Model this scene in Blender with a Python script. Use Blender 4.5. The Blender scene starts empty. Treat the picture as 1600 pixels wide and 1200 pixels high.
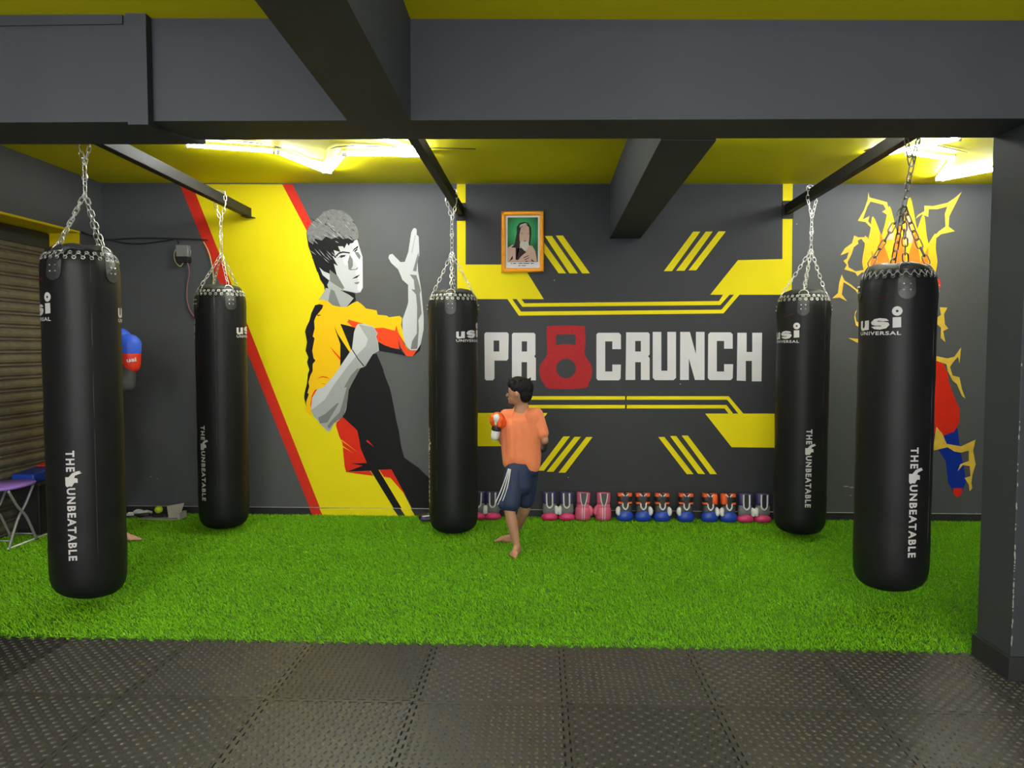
import bpy, bmesh, math, random
import numpy as np
from mathutils import Vector, Matrix, Euler
from mathutils.geometry import tessellate_polygon
random.seed(7)
sc = bpy.context.scene
COL = sc.collection
PI = math.pi

# ------------------------------------------------------------------ camera
FPX = 1150.0
HC = 1.45
def camera_axes():
    y = Vector(((845 - 800) / FPX, -(543 - 600) / FPX, -1.0)).normalized()
    u = Vector((math.sin(.003), math.cos(.003), 0))
    z = (u - u.dot(y) * y).normalized()
    x = y.cross(z)
    return Matrix((x, y, z))
RC = camera_axes()
cam_data = bpy.data.cameras.new('camera')
cam_data.sensor_fit = 'HORIZONTAL'
cam_data.sensor_width = 36.0
cam_data.lens = FPX / 1600 * 36.0
cam_data.clip_start = .05
cam = bpy.data.objects.new('camera', cam_data)
COL.objects.link(cam)
cam.matrix_world = Matrix.Translation((0, 0, HC)) @ RC.to_4x4()
sc.camera = cam

# ------------------------------------------------------------------ world, exposure
sc.view_settings.view_transform = 'Standard'
sc.view_settings.look = 'None'
sc.view_settings.gamma = 1
sc.view_settings.use_curve_mapping = False
sc.view_settings.exposure = 1.0
world = bpy.data.worlds.new('world')
sc.world = world
world.use_nodes = True
world.node_tree.nodes['Background'].inputs[0].default_value = (.6, .65, .75, 1)
world.node_tree.nodes['Background'].inputs[1].default_value = .15
TUBE_STRENGTH = 56.0       # the LED battens over the turf
FRONT_STRENGTH = 80.0      # the battens over the mats, behind the camera

def lamp_area(name, loc, size, sizey, power, rot, color=(1, 1, 1)):
    l = bpy.data.lights.new(name, 'AREA')
    l.shape = 'RECTANGLE'; l.size = size; l.size_y = sizey; l.energy = power; l.color = color
    o = bpy.data.objects.new(name, l); COL.objects.link(o)
    o.location = loc; o.rotation_euler = rot
    return o
# fill light added behind the camera, standing for an unseen open hall front
lamp_area('front_fill_light', (-.3, -3.2, 1.5), 5.5, 2.2, 130, (PI / 2, 0, 0), (.93, .96, 1))

# ------------------------------------------------------------------ helpers
def ray(px, py):
    return RC @ Vector(((px - 800) / FPX, -(py - 600) / FPX, -1.0))
def at(px, py, Y):
    d = ray(px, py); t = Y / d.y
    return Vector((d.x * t, Y, HC + d.z * t))

def nt(m): return m.node_tree.nodes, m.node_tree.links
def lin(c):
    return tuple(((v / 255) / 12.92 if v / 255 <= .04045 else ((v / 255 + .055) / 1.055) ** 2.4) for v in c)
def mat(name, color, rough=.6, metal=0, noise=0, nscale=8, bump=0, bscale=40, spec=.5, rand=0, island=0, sheen=0):
    m = bpy.data.materials.new(name); m.use_nodes = True
    n, l = nt(m); b = n['Principled BSDF']
    b.inputs['Base Color'].default_value = (*color, 1)
    b.inputs['Roughness'].default_value = rough
    b.inputs['Metallic'].default_value = metal
    b.inputs['Specular IOR Level'].default_value = spec
    if sheen: b.inputs['Sheen Weight'].default_value = sheen
    tc = n.new('ShaderNodeTexCoord')
    if noise or rand or island:
        hs = n.new('ShaderNodeHueSaturation'); hs.inputs['Color'].default_value = (*color, 1)
        l.new(hs.outputs[0], b.inputs['Base Color'])
        val = n.new('ShaderNodeMath'); val.operation = 'ADD'; val.inputs[0].default_value = 1; val.inputs[1].default_value = 0
        prev = val
        def add(src, amt):
            nonlocal prev
            mu = n.new('ShaderNodeMath'); mu.operation = 'MULTIPLY_ADD'
            mu.inputs[1].default_value = amt * 2
            l.new(src, mu.inputs[0])
            sb = n.new('ShaderNodeMath'); sb.operation = 'SUBTRACT'; sb.inputs[1].default_value = amt
            l.new(prev.outputs[0], mu.inputs[2]); l.new(mu.outputs[0], sb.inputs[0]); prev = sb
        if noise:
            tx = n.new('ShaderNodeTexNoise'); tx.inputs['Scale'].default_value = nscale; tx.inputs['Detail'].default_value = 6
            l.new(tc.outputs['Object'], tx.inputs['Vector']); add(tx.outputs['Fac'], noise)
        if rand:
            oi = n.new('ShaderNodeObjectInfo'); add(oi.outputs['Random'], rand)
        if island:
            g = n.new('ShaderNodeNewGeometry'); add(g.outputs['Random Per Island'], island)
        l.new(prev.outputs[0], hs.inputs['Value'])
    if bump:
        tx = n.new('ShaderNodeTexNoise'); tx.inputs['Scale'].default_value = bscale; tx.inputs['Detail'].default_value = 5
        l.new(tc.outputs['Object'], tx.inputs['Vector'])
        bp = n.new('ShaderNodeBump'); bp.inputs['Strength'].default_value = bump; bp.inputs['Distance'].default_value = .01
        l.new(tx.outputs['Fac'], bp.inputs['Height']); l.new(bp.outputs[0], b.inputs['Normal'])
    return m
def emit(name, color, s):
    m = bpy.data.materials.new(name); m.use_nodes = True
    n, l = nt(m); b = n['Principled BSDF']
    b.inputs['Base Color'].default_value = (.8, .8, .8, 1)
    b.inputs['Emission Color'].default_value = (*color, 1)
    b.inputs['Emission Strength'].default_value = s
    return m

GREY = (.080, .083, .089)
PANEL = (.026, .027, .031)
YEL = (.78, .64, .006)
M = dict(
    wall=mat('grey_wall_paint', GREY, .6, spec=.25, noise=.12, nscale=1.3, bump=.12, bscale=9),
    panel=mat('dark_panel_paint', PANEL, .55, spec=.3, noise=.12, nscale=1.3, bump=.12, bscale=9),
    beam=mat('grey_beam_paint', (.042, .046, .054), .6, spec=.25, noise=.14, nscale=2, bump=.15, bscale=12),
    ceil=mat('yellow_ceiling_paint', (.86, .76, .002), .6, spec=.2, noise=.12, nscale=1.2, bump=.2, bscale=6),
    yellow=mat('yellow_wall_paint', YEL, .6, spec=.12, noise=.05, nscale=3),
    jamb=mat('ochre_jamb_paint', (.62, .47, .004), .6, spec=.12, noise=.1),
    red=mat('red_wall_paint', (.62, .03, .015), .6, spec=.12, noise=.12, nscale=14),
    kettle=mat('kettlebell_red_paint', (.36, .02, .025), .6, spec=.12, noise=.3, nscale=60),
    white=mat('white_wall_paint', (.62, .59, .60), .6, spec=.12, noise=.05, nscale=8),
    base=mat('skirting_paint', (.026, .026, .029), .6, spec=.2, noise=.3, nscale=10),
    worn=mat('worn_edge', (.3, .29, .28), .6, noise=.4, nscale=30),
    floor=mat('dark_subfloor', (.03, .03, .03), .8),
    rubber=mat('black_foam_rubber', (.036, .033, .031), .42, noise=.3, nscale=3, rand=.3, bump=.1, bscale=120),
    turf=mat('turf_backing', (.035, .11, .006), .9, noise=.2),
    bag=mat('black_bag_vinyl', (.009, .009, .0095), .46, spec=.26, bump=.22, bscale=7, noise=.3, nscale=6),
    bagtop=mat('bag_top_vinyl', (.03, .03, .03), .55, bump=.4, bscale=14),
    strap=mat('bag_strap_vinyl', (.03, .03, .031), .42, bump=.2, bscale=30),
    printw=mat('bag_print_white', (.60, .56, .56), .5),
    printr=mat('bag_print_red', (.10, .006, .012), .5),
    chrome=mat('bright_chain_steel', (.75, .74, .72), .28, 1),
    shaded_chain=mat('shaded_chain_steel', (.22, .21, .20), .35, 1),  # chain steel darkened, backlit shade put into its colour
    lace=mat('grey_lace', (.35, .33, .31), .7),
    bar=mat('black_bar_paint', (.016, .015, .0145), .6, spec=.25, noise=.3, nscale=9, bump=.1),
    slat=mat('dirty_shutter_steel', (.20, .175, .13), .5, .3, noise=.45, nscale=14, bump=.15),
    rail=mat('shutter_rail', (.04, .038, .035), .6, .2),
    gold=mat('gold_frame', (.80, .45, .08), .3, .7, noise=.15, nscale=40),
    plastic_w=mat('white_housing', (.7, .7, .7), .4),
    tube=emit('led_tube_light', (.93, .97, 1), TUBE_STRENGTH),
    tube2=emit('front_tube_light', (.95, .97, 1), FRONT_STRENGTH),
    skin=mat('skin', (.42, .20, .12), .55, noise=.05), skin2=mat('pale_skin', (.55, .30, .20), .55),
    hair=mat('black_hair', (.007, .006, .007), .7, spec=.2, bump=.5, bscale=60),
    tee=mat('orange_tee', (.80, .22, .09), .8, noise=.12, nscale=9, bump=.6, bscale=9, sheen=.1),
    navy=mat('navy_shorts', (.012, .022, .07), .7, noise=.2, bump=.4, bscale=12),
    dark=mat('charcoal_sleeve', (.045, .047, .05), .8, noise=.2, bump=.5, bscale=18),
    cwhite=mat('white_leather', (.66, .64, .62), .5),
    black=mat('black_leather', (.012, .012, .014), .5),
    pink=mat('pink_leather', (.62, .035, .14), .45), rose=mat('rose_leather', (.55, .09, .16), .45),
    gry=mat('grey_leather', (.16, .16, .165), .55), dgry=mat('dark_grey_leather', (.05, .05, .052), .55),
    blue=mat('blue_leather', (.012, .05, .36), .42), purple=mat('purple_leather', (.045, .03, .13), .5),
    orange=mat('orange_leather', (.80, .10, .012), .5), redl=mat('red_leather', (.78, .035, .012), .45),
    lblue=mat('bright_blue_leather', (.04, .12, .75), .45),
    lilac=mat('lilac_plastic', (.33, .17, .62), .4), tubew=mat('grey_powder_steel', (.30, .30, .30), .4, .3),
    ball=mat('tennis_felt', (.45, .62, .02), .95, bump=.3, bscale=200),
    card=mat('pale_cardboard', (.42, .38, .33), .8), cable=mat('black_cable', (.012, .012, .012), .5),
    pinkc=mat('mauve_cable', (.22, .08, .10), .5), yelc=mat('cream_cable', (.5, .46, .2), .5),
    metalbox=mat('grey_metal_box', (.26, .25, .24), .45, .3),
    eye=mat('dark_eye', (.01, .008, .006), .3), lip=mat('lips', (.35, .09, .07), .5),
)

def link(name, me, m=None, parent=None, smooth=False):
    o = bpy.data.objects.new(name, me)
    COL.objects.link(o)
    if m is not None:
        for mm in (m if isinstance(m, (list, tuple)) else [m]): me.materials.append(mm)
    if parent is not None: o.parent = parent
    if smooth:
        for p in me.polygons: p.use_smooth = True
    return o
def bm_obj(name, bm, m=None, parent=None, smooth=False, bevel=0):
    if bevel:
        bmesh.ops.bevel(bm, geom=bm.edges[:], offset=bevel, segments=2, affect='EDGES', profile=.5)
    me = bpy.data.meshes.new(name); bm.to_mesh(me); bm.free()
    return link(name, me, m, parent, smooth)
def tag(o, label=None, cat=None, group=None, kind=None):
    if label: o['label'] = label
    if cat: o['category'] = cat
    if group: o['group'] = group
    if kind: o['kind'] = kind
    return o
def thing(name, label, cat, loc=(0, 0, 0), rz=0, group=None):
    o = bpy.data.objects.new(name, None); COL.objects.link(o)
    o.empty_display_size = .1
    o.location = loc; o.rotation_euler = (0, 0, rz)
    return tag(o, label, cat, group)
def box(bm, x0, x1, y0, y1, z0, z1):
    c = [bm.verts.new((x, y, z)) for x in (x0, x1) for y in (y0, y1) for z in (z0, z1)]
    for f in ((0, 1, 3, 2), (4, 6, 7, 5), (0, 4, 5, 1), (2, 3, 7, 6), (0, 2, 6, 4), (1, 5, 7, 3)):
        bm.faces.new([c[i] for i in f])
def prism(bm, foot, z0s, z1s):
    """closed block over a footprint (ccw), with a bottom and a top height at each corner"""
    n = len(foot)
    a = [bm.verts.new((foot[i][0], foot[i][1], z0s[i])) for i in range(n)]
    b = [bm.verts.new((foot[i][0], foot[i][1], z1s[i])) for i in range(n)]
    bm.faces.new(a[::-1]); bm.faces.new(b)
    for i in range(n): bm.faces.new((a[i], a[(i + 1) % n], b[(i + 1) % n], b[i]))
def tube_path(bm, pts, r, n=8, closed=False, cap=True):
    pts = [Vector(p) for p in pts]; rings = []
    rr = r if isinstance(r, (list, tuple)) else [r] * len(pts)
    N = len(pts); up = None
    for i, p in enumerate(pts):
        a = pts[(i - 1) % N] if (closed or i > 0) else p
        b = pts[(i + 1) % N] if (closed or i < N - 1) else p
        t = (b - a).normalized()
        if up is None:
            up = Vector((0, 0, 1)) if abs(t.z) < .9 else Vector((1, 0, 0))
        s = t.cross(up)
        if s.length < 1e-5: s = t.cross(Vector((1, 0, 0)))
        s.normalize(); up = s.cross(t).normalized()
        rings.append([bm.verts.new(p + rr[i] * (math.cos(k * 2 * PI / n) * s + math.sin(k * 2 * PI / n) * up)) for k in range(n)])
    for i in range(N if closed else N - 1):
        A, B = rings[i], rings[(i + 1) % N]
        for k in range(n): bm.faces.new((A[k], A[(k + 1) % n], B[(k + 1) % n], B[k]))
    if cap and not closed:
        bm.faces.new(rings[0][::-1]); bm.faces.new(rings[-1])
def smooth_pts(pts, k=6, closed=False):
    P = [Vector(p) for p in pts]; n = len(P); out = []
    for i in range(n if closed else n - 1):
        p0 = P[(i - 1) % n] if closed or i > 0 else P[i]
        p1 = P[i]; p2 = P[(i + 1) % n]
        p3 = P[(i + 2) % n] if closed or i < n - 2 else p2
        for j in range(k):
            t = j / k
            out.append(.5 * ((2 * p1) + (p2 - p0) * t + (2 * p0 - 5 * p1 + 4 * p2 - p3) * t * t + (3 * p1 - p0 - 3 * p2 + p3) * t ** 3))
    if not closed: out.append(P[-1])
    return out
def lathe(bm, prof, n=32, cap=True):
    rings = []
    for r, z in prof:
        rings.append([bm.verts.new((r * math.cos(k * 2 * PI / n), r * math.sin(k * 2 * PI / n), z)) for k in range(n)])
    for A, B in zip(rings, rings[1:]):
        for k in range(n): bm.faces.new((A[k], A[(k + 1) % n], B[(k + 1) % n], B[k]))
    if cap:
        bm.faces.new(rings[0][::-1]); bm.faces.new(rings[-1])
    return rings
def loft(bm, secs, n=20):
    """secs: (z, cx, cy, rx, ry, power)"""
    rings = []
    for z, cx, cy, rx, ry, pw in secs:
        ring = []
        for k in range(n):
            a = k * 2 * PI / n; c, s = math.cos(a), math.sin(a)
            ring.append(bm.verts.new((cx + rx * math.copysign(abs(c) ** (2 / pw), c), cy + ry * math.copysign(abs(s) ** (2 / pw), s), z)))
        rings.append(ring)
    for A, B in zip(rings, rings[1:]):
        for k in range(n): bm.faces.new((A[k], A[(k + 1) % n], B[(k + 1) % n], B[k]))
    bm.faces.new(rings[0][::-1]); bm.faces.new(rings[-1])
def ellipsoid(bm, c, r, rot=None, u=16, v=10):
    mtx = Matrix.Translation(c) @ (Euler(rot).to_matrix().to_4x4() if rot else Matrix.Identity(4)) @ Matrix.Diagonal((*r, 1))
    bmesh.ops.create_uvsphere(bm, u_segments=u, v_segments=v, radius=1, matrix=mtx)

# ---- flat painted shapes
def tess(outer, holes=()):
    loops = [[Vector((p[0], p[1], 0)) for p in outer]] + [[Vector((p[0], p[1], 0)) for p in h] for h in holes]
    flat = [p for lp in loops for p in lp]
    return flat, tessellate_polygon(loops)
YW = 6.2
def paint_bm(bm, outer, holes=(), Y=YW, off=.0005, thick=0):
    """a painted patch on the back wall, given in photograph pixels, standing at its real place and size"""
    o = [at(p[0], p[1], YW) for p in outer]; hs = [[at(p[0], p[1], YW) for p in h] for h in holes]
    flat, tris = tess([(p.x, p.z) for p in o], [[(p.x, p.z) for p in h] for h in hs])
    vs = [bm.verts.new((p.x, Y - off, p.y)) for p in flat]
    for t in tris:
        a, b, c = (flat[i] for i in t)
        if abs((b - a).cross(c - a).z) < 1e-10: continue
        s = (b - a).cross(c - a).z
        idx = t if s > 0 else t[::-1]
        try: bm.faces.new([vs[i] for i in idx])
        except ValueError: pass
def cpts(pts, ox, oy, s): return [(ox + x * s, oy + y * s) for x, y in pts]
LAYER = [0]
def paint(name, polys, m, parent, off, stuff=False):
    if stuff:                       # fine brushwork, too small to pick apart
        bm = bmesh.new()
        for pl in polys: paint_bm(bm, pl, [], off=off)
        return tag(bm_obj(name, bm, m, parent), kind='stuff')
    for pl in polys:
        holes = []
        if isinstance(pl, tuple): pl, holes = pl
        bm = bmesh.new(); paint_bm(bm, pl, holes, off=off); bm_obj(name, bm, m, parent); off += .00006

# ================================================================== SETTING
XL, XR, YF = -3.74, 4.2, -3.4
def zc(x, y=0): return 2.812 - .009 * x
# floor
bm = bmesh.new(); box(bm, -4.4, XR + .1, YF, YW + .1, -.1, 0)
floor = tag(bm_obj('floor', bm, M['floor']), kind='structure')
# ceiling
bm = bmesh.new(); f = [(-4.4, YF), (XR + .1, YF), (XR + .1, YW + .1), (-4.4, YW + .1)]
prism(bm, f, [zc(p[0]) for p in f], [3.05] * 4)
tag(bm_obj('ceiling', bm, M['ceil']), kind='structure')
bm = bmesh.new(); box(bm, -4.4, XR + .1, YW, YW + .15, -.1, 3.05)
tag(bm_obj('wall_back', bm, M['wall']), kind='structure')
# left wall with the shutter opening
bm = bmesh.new()
SHX, SY0, SY1, SZ = -4.02, 2.6, 5.88, 2.375
box(bm, XL - .35, XL, SY1, YW, 0, 3.0)
box(bm, XL - .35, XL, YF, SY0, 0, 3.0)
box(bm, XL - .35, XL, SY0, SY1, SZ, 3.0)
box(bm, XL - .50, XL - .352, SY0 - .1, SY1 + .1, 0, 3.0)  # unseen backing added behind the shutter to stop a light leak
tag(bm_obj('wall_left', bm, M['wall']), kind='structure')
bm = bmesh.new(); box(bm, XR, XR + .1, YF, YW, 0, 3.0)
tag(bm_obj('wall_right', bm, M['wall']), kind='structure')
bm = bmesh.new(); box(bm, -4.4, XR + .1, YF - .1, YF, 0, 3.0)
tag(bm_obj('wall_front', bm, M['wall']), kind='structure')
# ochre reveal of the shutter opening
bm = bmesh.new()
box(bm, SHX + .005, XL - .001, SY1 - .004, SY1 + .001, 0, SZ)
box(bm, SHX + .005, XL - .001, SY0, SY1 - .004, SZ - .004, SZ + .001)
box(bm, XL - .001, XL + .003, SY0, SY1, SZ, SZ + .012)
tag(bm_obj('trim_1', bm, M['jamb']), kind='structure')
# skirting
bm = bmesh.new(); box(bm, XL, XR, YW - .014, YW - .0005, 0, .073)
sk = tag(bm_obj('baseboard_back', bm, M['base']), kind='structure')
bm = bmesh.new(); box(bm, XL, XR, YW - .016, YW - .001, .0732, .0765)
bm_obj('worn_top_edge', bm, M['worn'], sk)
# crossbeam
def zs(foot, z): return [z] * len(foot)
bm = bmesh.new()
F = [(XL, 3.05), (XR, 3.22), (XR, 3.50), (XL, 3.33)]
prism(bm, F, [2.405, 2.395, 2.395, 2.405], [2.95] * 4)
cb = tag(bm_obj('crossbeam', bm, M['beam']), 'wide dark grey beam crossing the whole ceiling in front of the turf area', 'beam', kind='structure')
def yfront(x): return 3.05 + (x - XL) / (XR - XL) * .17
bm = bmesh.new()
x0, x1 = XL, -1.64
prism(bm, [(x0, yfront(x0) - .025), (x1, yfront(x1) - .025), (x1, yfront(x1) + .15), (-1.56, yfront(x1) + .32), (x0, yfront(x0) + .29)], [2.392] * 5, [2.83] * 5)
bm_obj('beam_casing', bm, M['beam'], cb)
bm = bmesh.new()
x0, x1 = -1.72, -1.635
prism(bm, [(x0, yfront(x0) - .045), (x1, yfront(x1) - .045), (x1, yfront(x1) + .05), (x0, yfront(x0) + .05)], [2.375] * 4, [2.829] * 4)
bm_obj('beam_pilaster', bm, M['beam'], cb)
bm = bmesh.new()
x0, x1 = XL, -1.74
prism(bm, [(x0, yfront(x0) - .033), (x1, yfront(x1) - .033), (x1, yfront(x1)), (x0, yfront(x0))], [2.775, 2.79, 2.79, 2.775], [2.829] * 4)
bm_obj('beam_moulding', bm, M['beam'], cb)
# beams running towards the back wall
bm = bmesh.new()
prism(bm, [(-.72, -.5), (-.50, -.5), (-.548, 3.16), (-.815, 3.14)], [2.4] * 4, [2.95] * 4)
tag(bm_obj('near_beam', bm, M['beam']), 'dark grey beam running overhead from the camera to the crossbeam', 'beam', kind='structure')
bm = bmesh.new()
prism(bm, [(.545, 3.44), (.80, 3.46), (.822, YW - .001), (.571, YW - .001)], [2.398, 2.398, 2.355, 2.355], [2.95] * 4)
tag(bm_obj('far_beam', bm, M['beam']), 'dark grey beam running from the crossbeam to the back wall', 'beam', kind='structure')
# pillar with plinth
bm = bmesh.new(); box(bm, 2.04, 2.52, 3.21, 3.46, 0, 2.40)
pil = tag(bm_obj('pillar', bm, M['beam'], bevel=.004), 'dark grey square pillar under the crossbeam at the right of the mats', 'pillar', kind='structure')
bm = bmesh.new(); box(bm, 2.025, 2.535, 3.195, 3.475, 0, .115)
bm_obj('pillar_plinth', bm, M['base'], pil, bevel=.004)
bm = bmesh.new()
for k in range(46):
    z = .12 + abs(random.gauss(0, .5)); h = random.uniform(.003, .014)
    if z > 1.7: continue
    ellipsoid(bm, (2.0405 + random.uniform(0, .003), 3.2105, z), (.0025, .0025, h), u=6, v=4)
bm_obj('chipped_edge', bm, M['worn'], pil)

# ---- mats
TX, TY = .605, .58
def tile_mesh(rot):
    n = 10; g = .0036
    pts = []
    def tooth_profile(t0, p, sgn):   # dovetail tooth in units along the edge
        d = .022
        return [(t0 + .30 * p, 0), (t0 + .22 * p, d), (t0 + .78 * p, d), (t0 + .70 * p, 0)]
    bm = bmesh.new()
    px, py = TX / n, TY / n
    for k in range(n):        # bottom edge, notches
        for t, d in tooth_profile(k * px, px, 1): pts.append((t, g + d))
    pts.append((TX - g, g))
    for k in range(n):
        for t, d in tooth_profile(k * py, py, 1): pts.append((TX - g + d, t))
    pts.append((TX - g, TY - g))
    for k in range(n):
        for t, d in tooth_profile(k * px, px, 1): pts.append((TX - t, TY - g + d))
    pts.append((g, TY - g))
    for k in range(n):
        for t, d in tooth_profile(k * py, py, 1): pts.append((g + d, TY - t))
    pts[0:0] = [(g, g)]
    flat, tris = tess(pts)
    H = .012
    top = [bm.verts.new((p.x, p.y, H)) for p in flat]; bot = [bm.verts.new((p.x, p.y, 0)) for p in flat]
    for t in tris:
        a, b, c = (flat[i] for i in t)
        s = (b - a).cross(c - a).z
        if abs(s) < 1e-10: continue
        try: bm.faces.new([top[i] for i in (t if s > 0 else t[::-1])])
        except ValueError: pass
    for i in range(len(flat)):
        j = (i + 1) % len(flat)
        bm.faces.new((bot[i], bot[j], top[j], top[i]))
    # raised lozenges of the diamond plate relief
    nb = 21; p1, p2 = TX / nb, TY / nb
    for i in range(nb):
        for j in range(nb):
            cx, cy = (i + .5) * p1, (j + .5) * p2
            if not (.032 < cx < TX - .012 and .032 < cy < TY - .012): continue
            a = (PI / 4 if (i + j) % 2 else -PI / 4) + rot
            L, W, h = .0122, .0056, .0050
            ca, sa = math.cos(a), math.sin(a)
            P = lambda u, v, z: bm.verts.new((cx + u * ca - v * sa, cy + u * sa + v * ca, H + z))
            o = [P(-L, 0, -.0005), P(-L * .3, -W, -.0005), P(L * .3, -W, -.0005), P(L, 0, -.0005), P(L * .3, W, -.0005), P(-L * .3, W, -.0005)]
            t = [P(-L * .55, 0, h), P(0, -W * .35, h), P(L * .55, 0, h), P(0, W * .35, h)]
            bm.faces.new(t)
            bm.faces.new((o[0], o[1], t[1], t[0])); bm.faces.new((o[1], o[2], t[1])); bm.faces.new((o[2], o[3], t[2], t[1]))
            bm.faces.new((o[3], o[4], t[3], t[2])); bm.faces.new((o[4], o[5], t[3])); bm.faces.new((o[5], o[0], t[0], t[3]))
    me = bpy.data.meshes.new('foam_tile'); bm.to_mesh(me); bm.free(); me.materials.append(M['rubber'])
    return me
tms = [tile_mesh(0), tile_mesh(PI / 7)]
for c in range(-6, 7):
    for r in range(5):
        o = bpy.data.objects.new('foam_tile', tms[(c + r) % 2 if (c * 7 + r * 3) % 5 else 0]); COL.objects.link(o)
        o.parent = floor
        o.location = (.09 + c * TX, 3.468 - (r + 1) * TY, .0005 + random.uniform(0, .0012))
        o.rotation_euler = (random.uniform(-.0012, .0012), random.uniform(-.0012, .0012), random.uniform(-.0015, .0015))

# ---- artificial turf
YT0 = 3.47
bm = bmesh.new(); box(bm, XL - .33, XR, YT0 + .024, YW - .016, .0005, .006)
turf = tag(bm_obj('artificial_turf', bm, M['turf']), 'bright green artificial turf covering the floor under the punching bags', 'turf', kind='stuff')
def turf_blades():
    rng = np.random.default_rng(3)
    n = 420000
    x = rng.uniform(-4.05, 3.9, n); y = rng.uniform(YT0 + .004, YW - .02, n)
    hid = (x > 2.05 + (y - 3.45) * .65)
    ph = ((x - .09) / (TX / 10)) % 1.0
    hid |= (y < 3.502) & (ph > .17) & (ph < .83)
    x, y = x[~hid], y[~hid]; n = len(x)
    hgt = rng.uniform(.012, .021, n) * np.where(y < 3.52, .6, 1); a = rng.uniform(0, 2 * PI, n); w = rng.uniform(.0010, .0018, n)
    la = rng.uniform(0, 2 * PI, n) ; lean = rng.uniform(.004, .014, n)
    gx, gy = -.004, -.004
    lx, ly = np.cos(la) * lean + gx, np.sin(la) * lean + gy
    z0 = np.full(n, .006)
    v = np.empty((n, 4, 3), np.float32)
    v[:, 0] = np.stack([x - np.cos(a) * w, y - np.sin(a) * w, z0], 1)
    v[:, 1] = np.stack([x + np.cos(a) * w, y + np.sin(a) * w, z0], 1)
    v[:, 2] = np.stack([x + lx * .4 + np.cos(a) * w * .8, y + ly * .4 + np.sin(a) * w * .8, z0 + hgt * .65], 1)
    v[:, 3] = np.stack([x + lx, y + ly, z0 + hgt], 1)
    me = bpy.data.meshes.new('turf_blades')
    me.vertices.add(n * 4); me.vertices.foreach_set('co', v.ravel())
    idx = np.arange(n * 4).reshape(n, 4)
    tri = np.concatenate([idx[:, [0, 1, 2]], idx[:, [0, 2, 3]]], 1).reshape(-1)
    me.loops.add(n * 6); me.loops.foreach_set('vertex_index', tri.astype(np.int32))
    me.polygons.add(n * 2); me.polygons.foreach_set('loop_start', np.arange(0, n * 6, 3, dtype=np.int32))
    me.update(calc_edges=True); me.validate()
    return me
mb = mat('turf_fibre', (.21, .52, .006), .55, spec=.3, noise=.16, nscale=2.2, island=.3)
blades = link('turf_blade', turf_blades(), mb, turf)
tag(blades, kind='stuff')

# ---- roller shutter (door_1)
bm = bmesh.new()
box(bm, SHX - .03, SHX + .03, SY1 - .035, SY1 - .002, 0, SZ - .01)
box(bm, SHX - .03, SHX + .03, SY0 + .002, SY0 + .035, 0, SZ - .01)
box(bm, SHX - .05, SHX + .03, SY0 + .036, SY1 - .036, SZ - .13, SZ - .008)
sh = tag(bm_obj('door_1', bm, M['rail']), 'dirty grey steel roller shutter in the left wall', kind='structure')
def slat_mesh():
    bm = bmesh.new(); P = .098
    prof = [(0, -.002), (.010, .002), (.013, .007), (.009, .012), (-.006, .014), (-.004, .020), (.014, .030), (.024, .050), (.023, .068), (.012, .082), (-.006, .088), (-.008, .094), (0, .0962)]
    prof = [(x - .012, z) for x, z in prof]
    A = [bm.verts.new((x, SY0 + .036, z)) for x, z in prof]; B = [bm.verts.new((x, SY1 - .036, z)) for x, z in prof]
    for i in range(len(prof) - 1): bm.faces.new((A[i], B[i], B[i + 1], A[i + 1]))
    A2 = [bm.verts.new((x - .003, SY0 + .036, z)) for x, z in prof]; B2 = [bm.verts.new((x - .003, SY1 - .036, z)) for x, z in prof]
    for i in range(len(prof) - 1): bm.faces.new((A2[i + 1], B2[i + 1], B2[i], A2[i]))
    bmesh.ops.recalc_face_normals(bm, faces=bm.faces)
    me = bpy.data.meshes.new('shutter_slat'); bm.to_mesh(me); bm.free(); me.materials.append(M['slat']); return me
sm = slat_mesh()
for k in range(23):
    o = bpy.data.objects.new('shutter_slat', sm); COL.objects.link(o); o.parent = sh
    o.location = (SHX, 0, .03 + k * .098)

# ================================================================== LIGHT BATTENS
def batten(p0, p1, label, m, group=None):
    p0 = Vector((p0[0], p0[1], 0)); p1 = Vector((p1[0], p1[1], 0))
    c = (p0 + p1) / 2; L = (p1 - p0).length; a = math.atan2(p1.y - p0.y, p1.x - p0.x)
    z = zc(c.x)
    t = thing('led_batten', label, 'light', (c.x, c.y, z), a, group)
    t.rotation_euler = (0, -math.tan(-.009 * math.cos(a)), a)
    bm = bmesh.new(); box(bm, -L / 2, L / 2, -.014, .014, -.016, .001); bm_obj('batten_housing', bm, M['plastic_w'], t)
    bm = bmesh.new(); tube_path(bm, [(-L / 2 + .01, 0, -.025), (L / 2 - .01, 0, -.025)], .014, 10)
    bm_obj('led_tube', bm, m, t, True)
    bm = bmesh.new(); box(bm, -L / 2, -L / 2 + .012, -.016, .016, -.042, -.001); bm_obj('end_cap', bm, M['plastic_w'], t)
    bm = bmesh.new(); box(bm, L / 2 - .012, L / 2, -.016, .016, -.042, -.001); bm_obj('end_cap', bm, M['plastic_w'], t)
G1 = 'lit tubes zigzagging over the painted fighter'
G2 = 'lit tubes zigzagging over the right turf corner'
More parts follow.
